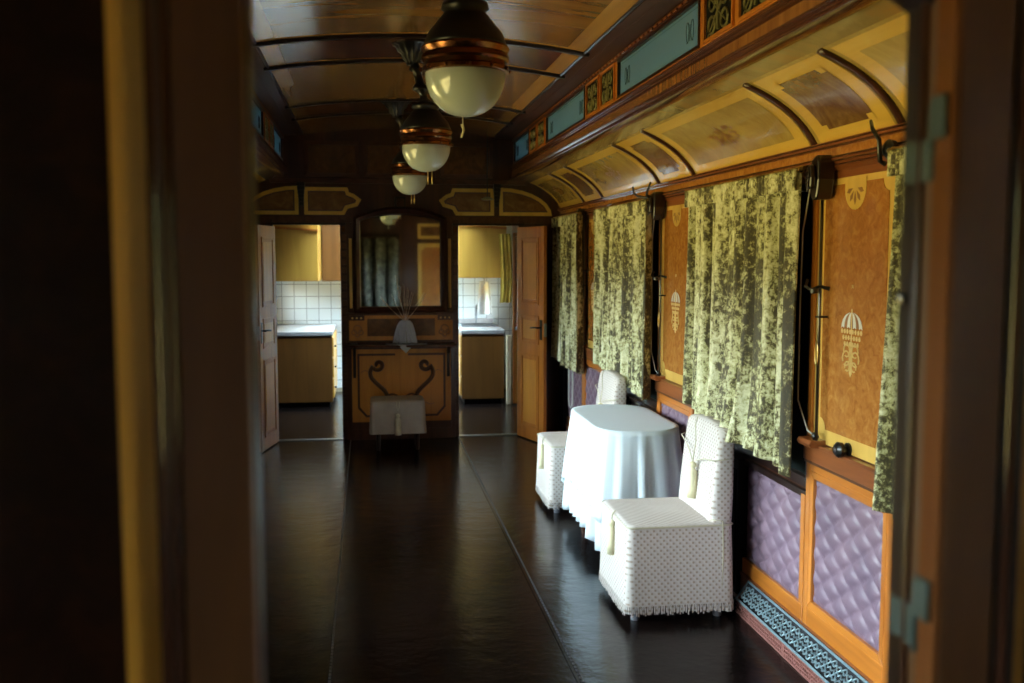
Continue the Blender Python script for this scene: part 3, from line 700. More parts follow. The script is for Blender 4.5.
# ================================================================== GALLEY
def base_cabinet(label, x0, x1, y0, y1, side):
    r = thing('base_cabinet', label, 'cabinet', ((x0+x1)/2, (y0+y1)/2, 0)); cx, cy = (x0+x1)/2, (y0+y1)/2; mb = MB()
    a, b_ = x0-cx, x1-cx; c, d = y0-cy, y1-cy
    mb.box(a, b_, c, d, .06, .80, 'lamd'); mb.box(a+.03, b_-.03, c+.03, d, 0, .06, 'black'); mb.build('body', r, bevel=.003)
    mb = MB(); mb.box(a-.01, b_+.01, c-.012, d, .803, .86, 'top'); mb.build('worktop', r, bevel=.012)
    xf = b_ if side > 0 else a
    for k in range(3):
        mb = MB(); z0 = .10+k*.235
        for yy in (c+.02,):
            mb.box(xf, xf+side*.016, yy, d-.04, z0, z0+.215, 'lam')
        dr = mb.build('drawer', r, bevel=.002)
        mb = MB(); mb.lathe([(.001, 0), (.006, .002), (.014, .02), (.001, .028)], (0, 0, 0), 'iron', 10)
        kn = mb.build('knob', dr, smooth=True); kn.rotation_euler = (0, side*pi/2, 0); kn.location = (xf+side*.016, c+.15, z0+.11)
    return r
base_cabinet('brown galley cabinet with pale worktop behind the left doorway', XL+.02, -.40, 11.30, YK-.02, 1)
base_cabinet('brown galley cabinet with pale worktop behind the right doorway', 1.06, 1.55, 11.30, YK-.02, -1)
def upper_cabinet(label, x0, x1, y0, y1, z0, z1, k, arch=0):
    r = thing('wall_cabinet', label, 'cabinet', ((x0+x1)/2, (y0+y1)/2, z0)); cx, cy = (x0+x1)/2, (y0+y1)/2; mb = MB()
    mb.box(x0-cx, x1-cx, y0-cy+.012, y1-cy, 0, z1-z0, k); mb.build('body', r, bevel=.003)
    mb = MB(); mb.box(x0-cx+.006, x1-cx-.006, y0-cy-.008, y0-cy+.01, .006, z1-z0-.05, k); mb.build('door', r, bevel=.002)
    mb = MB(); mb.prism([(x0-cx, z1-z0-.04), (x1-cx, z1-z0-.08), (x1-cx, z1-z0-.055), (x0-cx, z1-z0-.01)], D, y0-cy-.03, y0-cy+.012, 'orangeY'); mb.build('cornice', r)
upper_cabinet('yellow wall cabinet above the left galley worktop', XL+.02, -.54, 11.32, 11.34+.9, 1.42, 2.05, 'lam')
upper_cabinet('darker brown wall cabinet right of the yellow one, left galley doorway', -.535, -.12, 12.10, YK-.02, 1.40, 2.16, 'lamd')
upper_cabinet('yellow wall cabinet above the sink in the right doorway', 1.03, 1.58, 11.32, 12.3, 1.45, 2.08, 'lam')
# sink rail and sink on the right worktop
r = thing('sink', 'steel sink with a raised rim and tap on the right galley worktop', 'sink', (1.32, 11.95, .862)); mb = MB()
mb.frame(lambda u, v, d: (u, v, d), -.22, .22, -.2, .2, .03, 0, .018, 'steel'); mb.box(-.19, .19, -.17, .17, 0, .004, 'steel'); mb.build('basin', r, bevel=.003)
mb = MB(); mb.tube([(0, .2, 0), (0, .2, .2), (0, .17, .24), (0, .08, .24), (0, .05, .2)], .011, 'steel', 8); mb.build('tap', r, smooth=True)
# splash rail
mb = MB(); mb.box(1.07, 1.54, 12.25, 12.27, .865, .93, 'top'); tag(mb.build('splash_shelf', bevel=.004), 'low pale ledge along the tiles behind the sink', 'ledge')
# towel and its hook
mb = MB(); mb.box(1.36, 1.42, 11.94, 11.95, 1.445, 1.45, 'steel'); mb.tube([(1.39, 11.94, 1.45), (1.39, 11.90, 1.42), (1.39, 11.88, 1.36), (1.39, 11.85, 1.38)], .006, 'steel', 6)
tag(mb.build('towel_hook', smooth='auto'), 'small metal hook under the yellow cabinet holding a white towel', 'hook')
mb = MB()
def tw(a, c):
    wv_ = .055+.035*(1-c)**.5; return (1.39+(a-.5)*2*wv_, 11.86+.014*sin(a*9)*(1-c*.4)+.01*sin(c*9), 1.0+.40*c)
mb.grid(tw, 28, 18, 'wtowel'); tag(mb.build('towel', smooth=True, solid=.006), 'white towel hanging from a hook above the sink', 'towel')
# yellow door curtain, louvred shutter
mb = MB()
mb.grid(lambda a, c: (1.49+.13*a+.012*sin(c*4), 11.22+.02*sin(a*20), 1.17+.78*c), 24, 8, 'ycur')
tag(mb.build('galley_curtain', smooth=True, solid=.004), 'yellow cloth hanging beside the louvred shutter in the galley', 'curtain')
r = thing('louvred_shutter', 'tall oak louvred shutter beyond the open right hand door', 'shutter', (1.69, 11.15, 0)); mb = MB()
mb.frame(D, -.06, .06, .02, 1.96, .016, -.014, .014, 'door'); mb.rect(D, -.045, .045, .03, .86, -.01, .01, 'doorp'); mb.build('frame', r)
mb = MB()
for k in range(44): z = .90+k*.0238; mb.prism([(-.012, z), (.010, z+.014), (.012, z+.018), (-.010, z+.004)], lambda u, v, d: (d, u, v), -.045, .045, 'door')
mb.build('slats', r)
# white pipe box
mb = MB(); mb.box(1.565, 1.625, 11.2, 11.27, 0, .80, 'paint'); tag(mb.build('pipe_casing', bevel=.01), 'pale pipe casing on the floor right of the brown cabinet', 'pipe casing')

# ================================================================== MIRROR AND CONSOLE CABINET
MC = .305
mr_ = thing('wall_mirror', 'arched mirror in a dark moulded frame above the console shelf', 'mirror', (MC, YE-.03, 1.2))
GM = lambda u, v, d: (u, -d, v)
def archout(hw, z0, z1, rise, n_=14):
    pts = [(-hw, z0), (hw, z0), (hw, z1)]
    for i in range(1, n_): t = i/n_; pts.append((hw-2*hw*t, z1+rise*sin(pi*t)**.8))
    pts.append((-hw, z1)); return pts
mb = MB(); outs = [(.425, -.02, .85, .10, .0, 'darkwood'), (.425, -.02, .85, .10, .05, 'darkwood'), (.40, 0.005, .835, .09, .075, 'mahog'), (.372, .03, .82, .07, .06, 'mahog'), (.362, .04, .815, .06, .02, 'mahog')]
rings = [[GM(u, v, d) for u, v in archout(hw, z0, z1, ri)] for hw, z0, z1, ri, d, k in outs]
mb.loft(rings, 'mahog', cap0=True, cap1=False); mb.build('mirror_frame', mr_, smooth='auto')
mb = MB(); mb.prism(archout(.363, .039, .816, .061), GM, .018, .022, 'mirror'); mb.build('mirror_glass', mr_)
for s_ in (-1, 1):
    mb = MB(); mb.rect(GM, s_*.455-.013, s_*.455+.013, .02, .66, -.02, .006, 'satin'); mb.rect(GM, s_*.455-.02, s_*.455+.02, -.02, .02, -.02, .012, 'mahog'); mb.rect(GM, s_*.455-.02, s_*.455+.02, .66, .70, -.02, .012, 'mahog')
    mb.build('side_pilaster', mr_, bevel=.002)
mb = MB(); mb.rect(GM, -.05, .05, .93, 1.04, -.02, .06, 'iron'); mb.rect(GM, -.035, .035, .95, 1.02, .06, .07, 'mahog'); mb.build('keystone', mr_, bevel=.008)
cc = thing('console_cabinet', 'console cabinet with lyre scroll marquetry under the mirror', 'cabinet', (MC, YE-.03, 0))
mb = MB(); mb.rect(GM, -.50, .50, 0, 1.18, -.02, .05, 'mahog'); mb.rect(GM, -.46, .46, .10, .86, .05, .065, 'mahog')
for s_ in (-1, 1):
    z = .12
    while z < 1.9: mb.rect(GM, s_*.512-.02, s_*.512+.02, z, z+.05, -.02, .0, 'inlay'); z += .075
mb.build('body', cc, bevel=.004)
mb = MB()   # upper frieze
mb.rect(GM, -.475, .475, .925, 1.155, .05, .056, 'doorp')
mb.rect(GM, -.475, -.335, 1.11, 1.155, .056, .060, 'mahog'); mb.rect(GM, .335, .475, 1.11, 1.155, .056, .060, 'mahog')
mb.rect(GM, -.31, .31, .965, 1.125, .056, .058, 'burlm')
for s_ in (-1, 1):
    for k in range(3): mb.prism([(s_*(.365+.04*k)+.01*cos(t*pi/3), 1.132+.01*sin(t*pi/3)) for t in range(6)], GM, .060, .062, 'inlayg')
    for rr_, cu, cz in ((.036, .40, 1.03), (.022, .43, 1.0), (.022, .37, 1.0), (.018, .40, .975)):
        mb.tube([GM(s_*cu+rr_*cos(t*pi/6), cz+rr_*sin(t*pi/6), .057) for t in range(12)], .005, 'inlayr', 6, closed=True)
mb.build('frieze', cc)
mb = MB()   # lyre panel
mb.rect(GM, -.455, .455, .17, .845, .065, .071, 'doorp')
fw = [(-.385, .785), (-.06, .785), (-.06, .805), (-.405, .805), (-.405, .30), (-.33, .215), (.33, .215), (.405, .30), (.405, .805), (.06, .805), (.06, .785), (.385, .785), (.385, .31), (.32, .235), (-.32, .235), (-.385, .31)]
mb.prism(fw, GM, .071, .073, 'inlay')
for s_ in (-1, 1):
    pts = []
    for t in range(18):                              # scroll head
        a = -pi*.2+t*pi/8; r_ = .012+.0026*t; pts.append((.215+r_*cos(a), .70+r_*sin(a)))
    ex, ez = pts[-1]
    for t in range(1, 12):
        q = t/11; pts.append((ex+(.165-ex)*q+.045*sin(q*2*pi*.9), ez+(.37-ez)*q))
    mb.tube([GM(s_*u, v, .071) for u, v in pts], .019, 'inlay', 8)
    pts = [(.165-.165*t/10, .375+.06*sin(t/10*pi)*(1-.3*t/10)) for t in range(11)]
    mb.tube([GM(s_*u, v, .071) for u, v in pts], .009, 'inlay', 6)
    mb.tube([GM(s_*(.16+.02*t), .34+.012*sin(t*.9), .071) for t in range(8)], .004, 'inlayr', 6)
    mb.tube([GM(s_*(.30+.018*t), .63+.02*sin(t*.8), .071) for t in range(5)], .0035, 'inlayr', 6)
mb.prism([(-.05, .41), (0, .36), (.05, .41), (.04, .33), (0, .29), (-.04, .33)], GM, .071, .073, 'inlayr')
mb.build('marquetry_panel', cc)
mb = MB(); mb.prism([(-.505, 0), (.505, 0), (.505, .10), (.46, .15), (.25, .19), (-.25, .19), (-.46, .15), (-.505, .10)], lambda u, v, d: (u, -.05-v, .872+d), 0, .022, 'mahogY')
mb.build('shelf', cc, bevel=.006)
for s_ in (-1, 1):
    mb = MB(); mb.prism([(0, .872), (.12, .872), (.03, .80), (.012, .60), (0, .58)], lambda u, v, d: (d, -.07-u, v), s_*.43-.014, s_*.43+.014, 'darkwood'); mb.build('shelf_bracket', cc, bevel=.003)
# little objects on the shelf
mb = MB(); mb.lathe([(.001, 0), (.032, .002), (.036, .012), (.03, .012), (.001, .006)], (-.13, YE-.17, .894), 'steel', 20)
tag(mb.build('ashtray', smooth='auto'), 'small shiny metal dish at the left end of the console shelf', 'dish')
# bouquet: strands over a small vase with dry stems; pale doily under it
mb = MB(); zt = .8955
mb.add([(MC-.21+.07, YE-.10, zt), (MC+.23, YE-.10, zt), (MC+.23, YE-.225, zt), (MC+.015, YE-.268, zt-.002), (MC-.15, YE-.225, zt)], [(0, 1, 2, 3, 4)], 'bouq')
mb.add([(MC-.04, YE-.266, zt), (MC+.015, YE-.272, zt+.001), (MC+.10, YE-.256, zt), (MC+.035, YE-.275, zt-.075)], [(0, 3, 1), (1, 3, 2)], 'bouq')
tag(mb.build('doily', solid=.002), 'pale pointed cloth hanging over the console shelf edge under the bouquet', 'doily')
bq = thing('dried_bouquet', 'pale blue mop of strands with dry stems on the console shelf', 'bouquet', (MC+.035, YE-.19, .90)); mb = MB()
mb.lathe([(.03, 0), (.035, .03), (.022, .09), (.018, .12), (.014, .12)], (0, 0, 0), 'milk', 16); mb.build('vase', bq, smooth=True)
mb = MB(); rng = random.Random(3)
for k in range(90):
    a = rng.uniform(0, 2*pi); R = rng.uniform(.05, .10)*1.15; pts = []
    for t in range(8):
        q = t/7; r_ = R*(.22+.78*q**.8); pts.append((r_*cos(a+.2*q), r_*sin(a+.2*q)*.62, .21-.20*q**1.4+.02*sin(q*pi)))
    mb.tube(pts, .006, 'bouq', 5, r1=.007)
mb.build('strands', bq, smooth=True)
mb = MB()
for (dx, dz) in ((-.22, .22), (-.12, .24), (-.08, .42), (-.01, .34), (.07, .26), (.19, .26), (.03, .30)):
    mb.tube([(0, 0, .2), (dx*.4, 0, .2+dz*.35), (dx*.8, -.01, .2+dz*.75), (dx, -.01, .2+dz)], .0035, 'stem', 5, r1=.002)
mb.tube([(-.045, -.01, .52), (-.055, -.01, .42), (-.02, -.01, .30)], .009, 'bouq', 6, r1=.004)
mb.build('stems', bq)
# covered stool
st_ = thing('stool', 'low stool under a cloth cover darkened as in dim light, with a tassel, before the console cabinet', 'stool', (.25, 8.80, 0))
def rrect(hx, hy, r, z, n_=6, wav=0, ph=0, fl=0):
    pts = []
    for cx, cy, a0 in ((hx-r, hy-r, 0), (-hx+r, hy-r, pi/2), (-hx+r, -hy+r, pi), (hx-r, -hy+r, 1.5*pi)):
        for i in range(n_+1):
            a = a0+pi/2*i/n_; pts.append((cx+r*cos(a), cy+r*sin(a)))
    # resample evenly
    out = []; P_ = pts+[pts[0]]; L = [0]
    for i in range(1, len(P_)): L.append(L[-1]+math.dist(P_[i], P_[i-1]))
    N = 128; j = 0
    for i in range(N):
        s__ = L[-1]*i/N
        while L[j+1] < s__: j += 1
        q = (s__-L[j])/max(1e-9, L[j+1]-L[j]); x = P_[j][0]*(1-q)+P_[j+1][0]*q; y = P_[j][1]*(1-q)+P_[j+1][1]*q
        k = 1+wav*(sin(i/N*2*pi*17+ph)+.6*sin(i/N*2*pi*7+ph*2))
        out.append((x*k, y*k, z))
    return out
def cover(hx, hy, z0, z1, r=.03, flare=.012, wav=.006):
    rings = []
    for f in (.2, .6, .9): rings.append(rrect(hx*f, hy*f, r*f, z1+.012*(1-f)))
    rings.append(rrect(hx-.012, hy-.012, r, z1)); rings.append(rrect(hx-.002, hy-.002, r, z1-.008)); rings.append(rrect(hx, hy, r, z1-.022))
    for t in range(1, 9): q = t/8; rings.append(rrect(hx+flare*q, hy+flare*q, r, z1-.022-(z1-.022-z0)*q, wav=wav*q, ph=1.3))
    return rings
def tassel(mb, top, L, r=.018, k='cream'):
    x, y, z = top
    mb.lathe([(.001, 0), (r*.7, -.008), (r*.8, -.025), (r*.45, -.035), (r*.9, -.05), (r*1.05, -L*.7), (r*1.15, -L), (.001, -L)], (x, y, z), k, 16, wob=lambda a, zz: 1+.07*sin(a*9))
mb = MB(); mb.loft(cover(.235, .17, .155, .445), 'scover', True, False); mb.build('cover', st_, smooth=True)
mb = MB(); tassel(mb, (.0, -.198, .34), .19, .024, 'creamd'); mb.tube([(-.012, -.178, .44), (-.01, -.19, .39), (0, -.195, .36), (.01, -.19, .39), (.014, -.178, .44)], .003, 'creamd', 5); mb.build('tassel', st_, smooth=True)
for sx in (-1, 1):
    for sy in (-1, 1):
        mb = MB(); mb.lathe([(.014, 0), (.018, .05), (.022, .18), (.02, .40)], (sx*.17, sy*.11, 0), 'darkwood', 12); mb.build('leg', st_, smooth=True)

# ================================================================== CURTAINS
def curtain(label, y0, y1, seed, ztop=2.035, zb0=.84, zb1=.84, bulge=None):
    root = thing('curtain', label, 'curtain', (XR-.10, (y0+y1)/2, 0)); rng = random.Random(seed)
    ph = [rng.uniform(0, 6) for _ in range(6)]; W = y1-y0; cy = (y0+y1)/2; nf = 12
    def fn(a, c):
        z = 1-c; amp = .018+.012*c
        s1 = sin(a*nf*2*pi+ph[0]+.5*sin(c*2+ph[1])); s2 = sin(a*nf*.43*2*pi+ph[2]+c*1.1); s3 = sin(a*nf*2.3*2*pi+ph[3]+c*3)
        x = -amp*s1-.014*s2-.005*s3-.005*c
        if c < .08: x += -.006*sin(a*80*pi/2)*(1-c/.08)
        if bulge: x -= .075*c**5*math.exp(-((y0+W*a-bulge)/.30)**2)
        zb = zb0+(zb1-zb0)*a+.008*sin(a*9+ph[4])+.006*s1
        yy = y0+W*a+.01*sin(c*3+ph[5])*(a-.5)-cy
        return (x, yy, ztop-(ztop-zb)*c)
    mb = MB(); mb.grid(fn, 200, 70, 'velvet'); mb.build('cloth', root, smooth=True, solid=.006)
    mb = MB()   # heading ruffle
    mb.grid(lambda a, c: (-.022-.008*sin(a*nf*4*2*pi+ph[0])-.004*sin(a*50), y0+W*a-cy, ztop+.012-.085*c), 240, 5, 'velvet'); mb.build('heading', root, smooth=True, solid=.004)
    return root
curtain('green crushed velvet curtain partly cut off by the near door post', 1.66, 3.11, 1)
curtain('largest green crushed velvet curtain, behind the near slipcovered chair', 3.83, 5.25, 2, zb0=.80, zb1=.90, bulge=4.45)
curtain('green crushed velvet curtain in the middle, behind the far slipcovered chair', 6.00, 7.42, 3, zb0=.80, zb1=.90)
curtain('farthest green crushed velvet curtain, beside the open oak door', 8.03, 9.16, 4, zb0=.72, zb1=.76)
def rod(y0, y1, label):
    r = thing('curtain_rod', label, 'curtain rod', (XR-.10, (y0+y1)/2, 2.05)); L = (y1-y0)/2; mb = MB()
    mb.tube([(0, -L, 0), (0, L, 0)], .009, 'brass', 10); mb.build('rod', r, smooth='auto'); n_ = 12
    for i in range(n_):
        y = -L+.03+(2*L-.06)*i/(n_-1); mb = MB()
        mb.tube([(.013*cos(t*pi/5), y, .013*sin(t*pi/5)-.004) for t in range(10)], .003, 'brass', 5, closed=True); mb.build('ring', r, smooth=True)
for (a, b_, l) in ((1.64, 3.15, 'brass rod carrying the curtain nearest the door post'), (3.80, 5.30, 'brass rod carrying the largest curtain'), (5.98, 7.46, 'brass rod carrying the middle curtain'), (8.02, 9.20, 'brass rod carrying the farthest curtain')): rod(a, b_, l)
# carved end brackets, coat hooks, pull rods, cords, knobs at each window's near edge
def carved(y, label):
    r = thing('carved_bracket', label, 'bracket', (XR-.03, y, 1.945)); r.scale = (.8, .72, .85); mb = MB()
    F = lambda u, v, d: (d, u, v)
    mb.prism([(-.045, .0), (-.03, -.03), (.03, -.03), (.05, .01), (.055, .09), (.04, .155), (-.02, .175), (-.055, .15), (-.06, .06)], F, -.085, -.0, 'darkwood')
    mb.prism([(-.03, .02), (.03, .02), (.038, .08), (.02, .13), (-.025, .13), (-.04, .07)], F, -.115, -.085, 'darkwood'); mb.build('block', r, bevel=.012)
    mb = MB()
    for k in range(4): mb.tube([(-.118, .018*cos(t*pi/5)*(1-.15*k), .085-k*.02+.016*sin(t*pi/5)) for t in range(9)], .005, 'darkwood', 6)
    mb.build('carving', r, smooth=True)
carved(Y0-.17, 'dark carved bracket at the near end of the largest curtain'); carved(Y0+PER-.12, 'dark carved bracket beside the twin coat hooks'); carved(Y0+2*PER-.09, 'dark carved bracket by the far window')
def hooks(y, label, big=True):
    r = thing('coat_hook', label, 'coat hook', (XR-.06, y, 2.06)); mb = MB()
    mb.lathe([(.001, 0), (.03, 0), (.034, .02), (.02, .035), (.001, .04)], (0, 0, 0), 'iron', 14); o = mb.build('boss', r, smooth='auto'); o.rotation_euler = (0, -pi/2, 0)
    for s_ in (-1, 1) if big else (1,):
        mb = MB(); mb.tube([(-.03, 0, 0), (-.06, s_*.04, .0), (-.09, s_*.10, .012), (-.10, s_*.16, .035), (-.095, s_*.20, .075)] if big else [(-.03, 0, -.05), (-.05, 0, -.04), (-.055, 0, .03), (-.07, .02, .07), (-.06, .05, .10)], .010, 'iron', 8, r1=.006); mb.build('prong', r, smooth=True)
hooks(6.0, 'black twin pronged coat hook above the pier between the middle and largest curtains'); hooks(3.19, 'small black coat hook above the inlaid panel by the near curtain', False)
for k, l in ((0, 'thin brass pull rod beside the parasol inlay panel'), (1, 'thin brass pull rod beside the middle window'), (2, 'thin brass pull rod beside the far window')):
    y = Y0+PER*k-.15
    r = thing('pull_rod', l, 'rod', (XR-.05, y, .95)); mb = MB()
    mb.tube([(0, 0, 0), (0, 0, 1.02)], .0065, 'dsteel', 8); mb.build('rod', r, smooth=True)
    mb = MB(); mb.tube([(.03, -.02, .62), (0, 0, .63), (-.035, .01, .615), (-.045, .035, .63), (-.03, .05, .655)], .007, 'iron', 6); mb.lathe([(.001, 0), (.016, .004), (.016, .02), (.001, .024)], (-.03, -.01, .60), 'iron', 12); mb.build('clip', r, smooth='auto'); mb = MB(); mb.box(-.012, .03, -.012, .012, .505, .512, 'iron'); mb.build('clip', r, smooth='auto')
    mb = MB(); mb.tube([(-.008+.0*t, .012*cos(t*pi/8), .36+.045*sin(t*pi/8)) for t in range(16)], .003, 'brass', 6, closed=True); mb.build('pull_ring', r, smooth=True)
    mb = MB(); yk = y+.02
    mb.tube([(XR-.07, yk+.05, 1.97), (XR-.06, yk+.13, 1.80), (XR-.05, yk+.16, 1.5), (XR-.05, yk+.16, 1.1), (XR-.055, yk+.05, .99), (XR-.06, yk, .985)], .0035, 'cordm', 6)
    tag(mb.build('blind_cord', smooth=True), ('grey blind cord hanging at the near edge of the largest curtain', 'grey blind cord in the gap beside the middle curtain', 'grey blind cord in the gap beside the farthest curtain')[k], 'cord')
    r = thing('cord_knob', ('dark cord knob on a small red wood bracket below the largest curtain', 'dark cord knob on the pier right of the middle curtain', 'dark cord knob on the pier right of the farthest curtain')[k], 'knob', (XR, y+.01, .93)); mb = MB()
    mb.prism([(0, 0), (.075, 0), (.085, .015), (.075, .03), (0, .03)], lambda u, v, d: (-u, d, v), -.02, .10, 'redwood'); mb.build('bracket', r, bevel=.004)
    mb = MB(); mb.lathe([(.001, 0), (.010, .002), (.016, .014), (.009, .03), (.001, .034)], (-.05, .0, .03), 'iron', 12); mb.build('knob', r, smooth=True)
r = thing('round_knob_fitting', 'round black knob on the satinwood border below the parasol inlay', 'knob', (XR-.014, 3.535, .962)); mb = MB()
mb.lathe([(.001, 0), (.026, 0), (.026, .008), (.012, .012), (.012, .022), (.028, .028), (.031, .045), (.02, .056), (.001, .058)], (0, 0, 0), 'iron', 20); o = mb.build('knob', r, smooth='auto'); o.rotation_euler = (0, -pi/2, 0)
mb = MB(); mb.lathe([(.001, 0), (.012, 0), (.001, .003)], (0, 0, .0575), 'steel', 12); o = mb.build('cap', r, smooth=True); o.rotation_euler = (0, -pi/2, 0)
# strap loop below the far curtain
mb = MB(); yy = 8.62
pts = [(XR-.06, yy+.03, .80)]+[(XR-.06, yy+.03-.0*t, .80-.06*t) for t in range(1, 7)]+[(XR-.06, yy-.05+.08*cos(t*pi/6), .42-.06*sin(t*pi/6)) for t in range(0, 7)]+[(XR-.06, yy-.13, .42+.06*t) for t in range(1, 7)]
mb.tube(pts, .009, 'cordm', 6); tag(mb.build('window_strap', smooth=True), 'grey looped strap hanging below the farthest curtain', 'strap')

# ================================================================== HEATER COVER
hc = thing('heater_cover', 'low heater grille with blue-green scrollwork top along the right wall', 'heater grille', (0, 0, 0))
HY0, HY1, HX0 = 1.2, 4.44, 1.727
mb = MB(); mb.box(HX0+.02, XR-.04, HY0, HY1-.01, .005, .06, 'heatd')
P = lambda u, v, d: (u, d, v)
mb.prism([(HX0+.012, .055), (XR-.045, .145), (XR-.045, .06), (HX0+.012, .04)], P, HY0, HY1-.01, 'heatd'); mb.build('core', hc)
mb = MB(); F = lambda u, v, d: (HX0+.008-d, u, v)
for z in (.002, .022, .040, .056): mb.rect(F, HY0, HY1, z, z+.006 if z > .01 else z+.010, -.004, .008, 'heatr')
y = HY0; k = 0
while y < HY1:
    wdt = .03 if k % 18 == 0 else .007; mb.rect(F, y, y+wdt, .002, .062, -.004, .006, 'heatr'); y += wdt+.013; k += 1
mb.build('front_lattice', hc)
mb = MB()
A = Vector((HX0, 0, .064)); B = Vector((XR-.038, 0, .150)); L = (B-A).length; e = (B-A).normalized(); nn = Vector((-e.z, 0, e.x))
F = lambda u, v, d: tuple(A+e*v+nn*d+Vector((0, u, 0)))
mb.rect(F, HY0, HY1, 0, .010, 0, .005, 'scroll'); mb.rect(F, HY0, HY1, L-.010, L, 0, .005, 'scroll'); mb.rect(F, HY1-.01, HY1, 0, L, 0, .005, 'scroll')
y = HY0+.04; k = 0
while y < HY1-.03:
    fl_ = 1 if k % 2 else -1; c_ = L/2
    pts = []
    for c2, f2_ in ((L*.30, fl_), (L*.70, -fl_)):
        pts = []
        for t in range(13): a = t*pi/6*f2_; r_ = .017-.0010*t; pts.append(F(y+r_*cos(a), c2+r_*sin(a), .004))
        mb.tube(pts, .0036, 'scroll', 5)
        mb.prism([(y+.020+.006*cos(t*pi/3), c2+.006*sin(t*pi/3)) for t in range(6)], F, .0, .006, 'scroll')
    mb.tube([F(y-.012+.006*t, L*.5+.006*sin(t*1.2)*fl_, .004) for t in range(7)], .0034, 'scroll', 5)
    y += .042; k += 1
mb.build('scroll_grille', hc, smooth='auto')

# ================================================================== LAMPS
def lamp(label, y, slant, pull):
    r = thing('ceiling_lamp', label, 'lamp', (.332, y, 2.86), group='saloon ceiling lamps'); N = 40
    # rosette
    mb = MB(); mb.lathe([(.105, .0), (.112, -.006), (.108, -.014), (.085, -.022), (.075, -.045), (.055, -.06), (.05, -.085), (.034, -.10), (.030, -.12), (.001, -.12)], (slant, 0, .005), 'iron', 48, wob=lambda a, z: 1+(.10*sin(a*12)*min(1, abs(z)*25)))
    mb.build('rosette', r, smooth=True)
    mb = MB(); pr = [(.022, 0), (.024, .02), (.016, .03), (.016, .05), (.034, .065), (.038, .075), (.03, .09), (.018, .10), (.018, .15), (.03, .165), (.02, .18), (.02, .20)]
    rings = []
    z0 = -.325; 
    for q_, zz in pr:
        t = 1-(zz/.24); cx = slant*(1-t*1.0) if True else 0
        cx = slant*(zz/.24)
        rings.append([(cx+q_*1.35*cos(2*pi*i/24), q_*1.35*sin(2*pi*i/24), z0+zz*1.12) for i in range(24)])
    mb.loft(rings, 'iron'); mb.build('stem', r, smooth=True)
    mb = MB(); mb.lathe([(.04, -.315), (.075, -.325), (.080, -.345), (.066, -.355), (.078, -.368), (.100, -.395), (.124, -.425), (.136, -.455), (.138, -.470), (.10, -.470)], (0, 0, 0), 'iron', 48, wob=lambda a, z: 1+.012*sin(a*24))
    mb.build('dome', r, smooth=True)
    mb = MB(); mb.lathe([(.12, -.466), (.143, -.468), (.148, -.476), (.143, -.486), (.139, -.492), (.145, -.500), (.146, -.512), (.139, -.520), (.139, -.534), (.147, -.540), (.146, -.552), (.138, -.556), (.12, -.556)], (0, 0, 0), 'copper', N)
    for k in range(12):
        a = 2*pi*k/12; mb.lathe([(.001, -.008), (.007, 0), (.001, .008)], (.148*cos(a), .148*sin(a), -.545), 'copper', 8)
    mb.build('band', r, smooth='auto')
    mb = MB(); pr = [(.132, -.548)]+[(.135*cos(t*pi/2/12)**.9, -.556-.140*sin(t*pi/2/12)) for t in range(0, 12)]+[(.001, -.697)]
    mb.lathe(pr, (0, 0, 0), 'milk', N); mb.build('globe', r, smooth=True)
    if pull:
        mb = MB(); mb.tube([(-.01, -.0, -.69), (-.008, 0, -.735)], .002, 'creamd', 5); mb.tube([(-.012, 0, -.72), (-.006, 0, -.74), (-.014, 0, -.765)], .005, 'cream', 6, r1=.003); mb.build('pull_tassel', r, smooth=True)
    else:
        for dx in (.008, .030):
            mb = MB(); mb.tube([(dx, -.02, -.685), (dx, -.02, -.765)], .0035, 'brass', 6); mb.build('pull_chain', r, smooth=True)
    return r
lamp('nearest globe lamp with black dome and a short tasselled pull', 3.37, 0.0, True)
lamp('middle globe lamp with copper bands and a black rosette', 5.60, -.075, False)
lamp('farthest and smallest globe lamp before the mirror', 7.69, -.10, False)
# thin bell wire at the end wall
mb = MB(); mb.tube([(1.07, 8.9, 2.83), (1.07, 8.9, 2.22)], .005, 'iron', 6); mb.lathe([(.001, 0), (.05, .004), (.055, .012), (.02, .03), (.001, .03)], (1.07, 8.9, 2.195), 'fret', 20)
tag(mb.build('hanging_pendant', smooth='auto'), 'thin dark rod with a small disc hanging before the right overdoor panel', 'pendant')

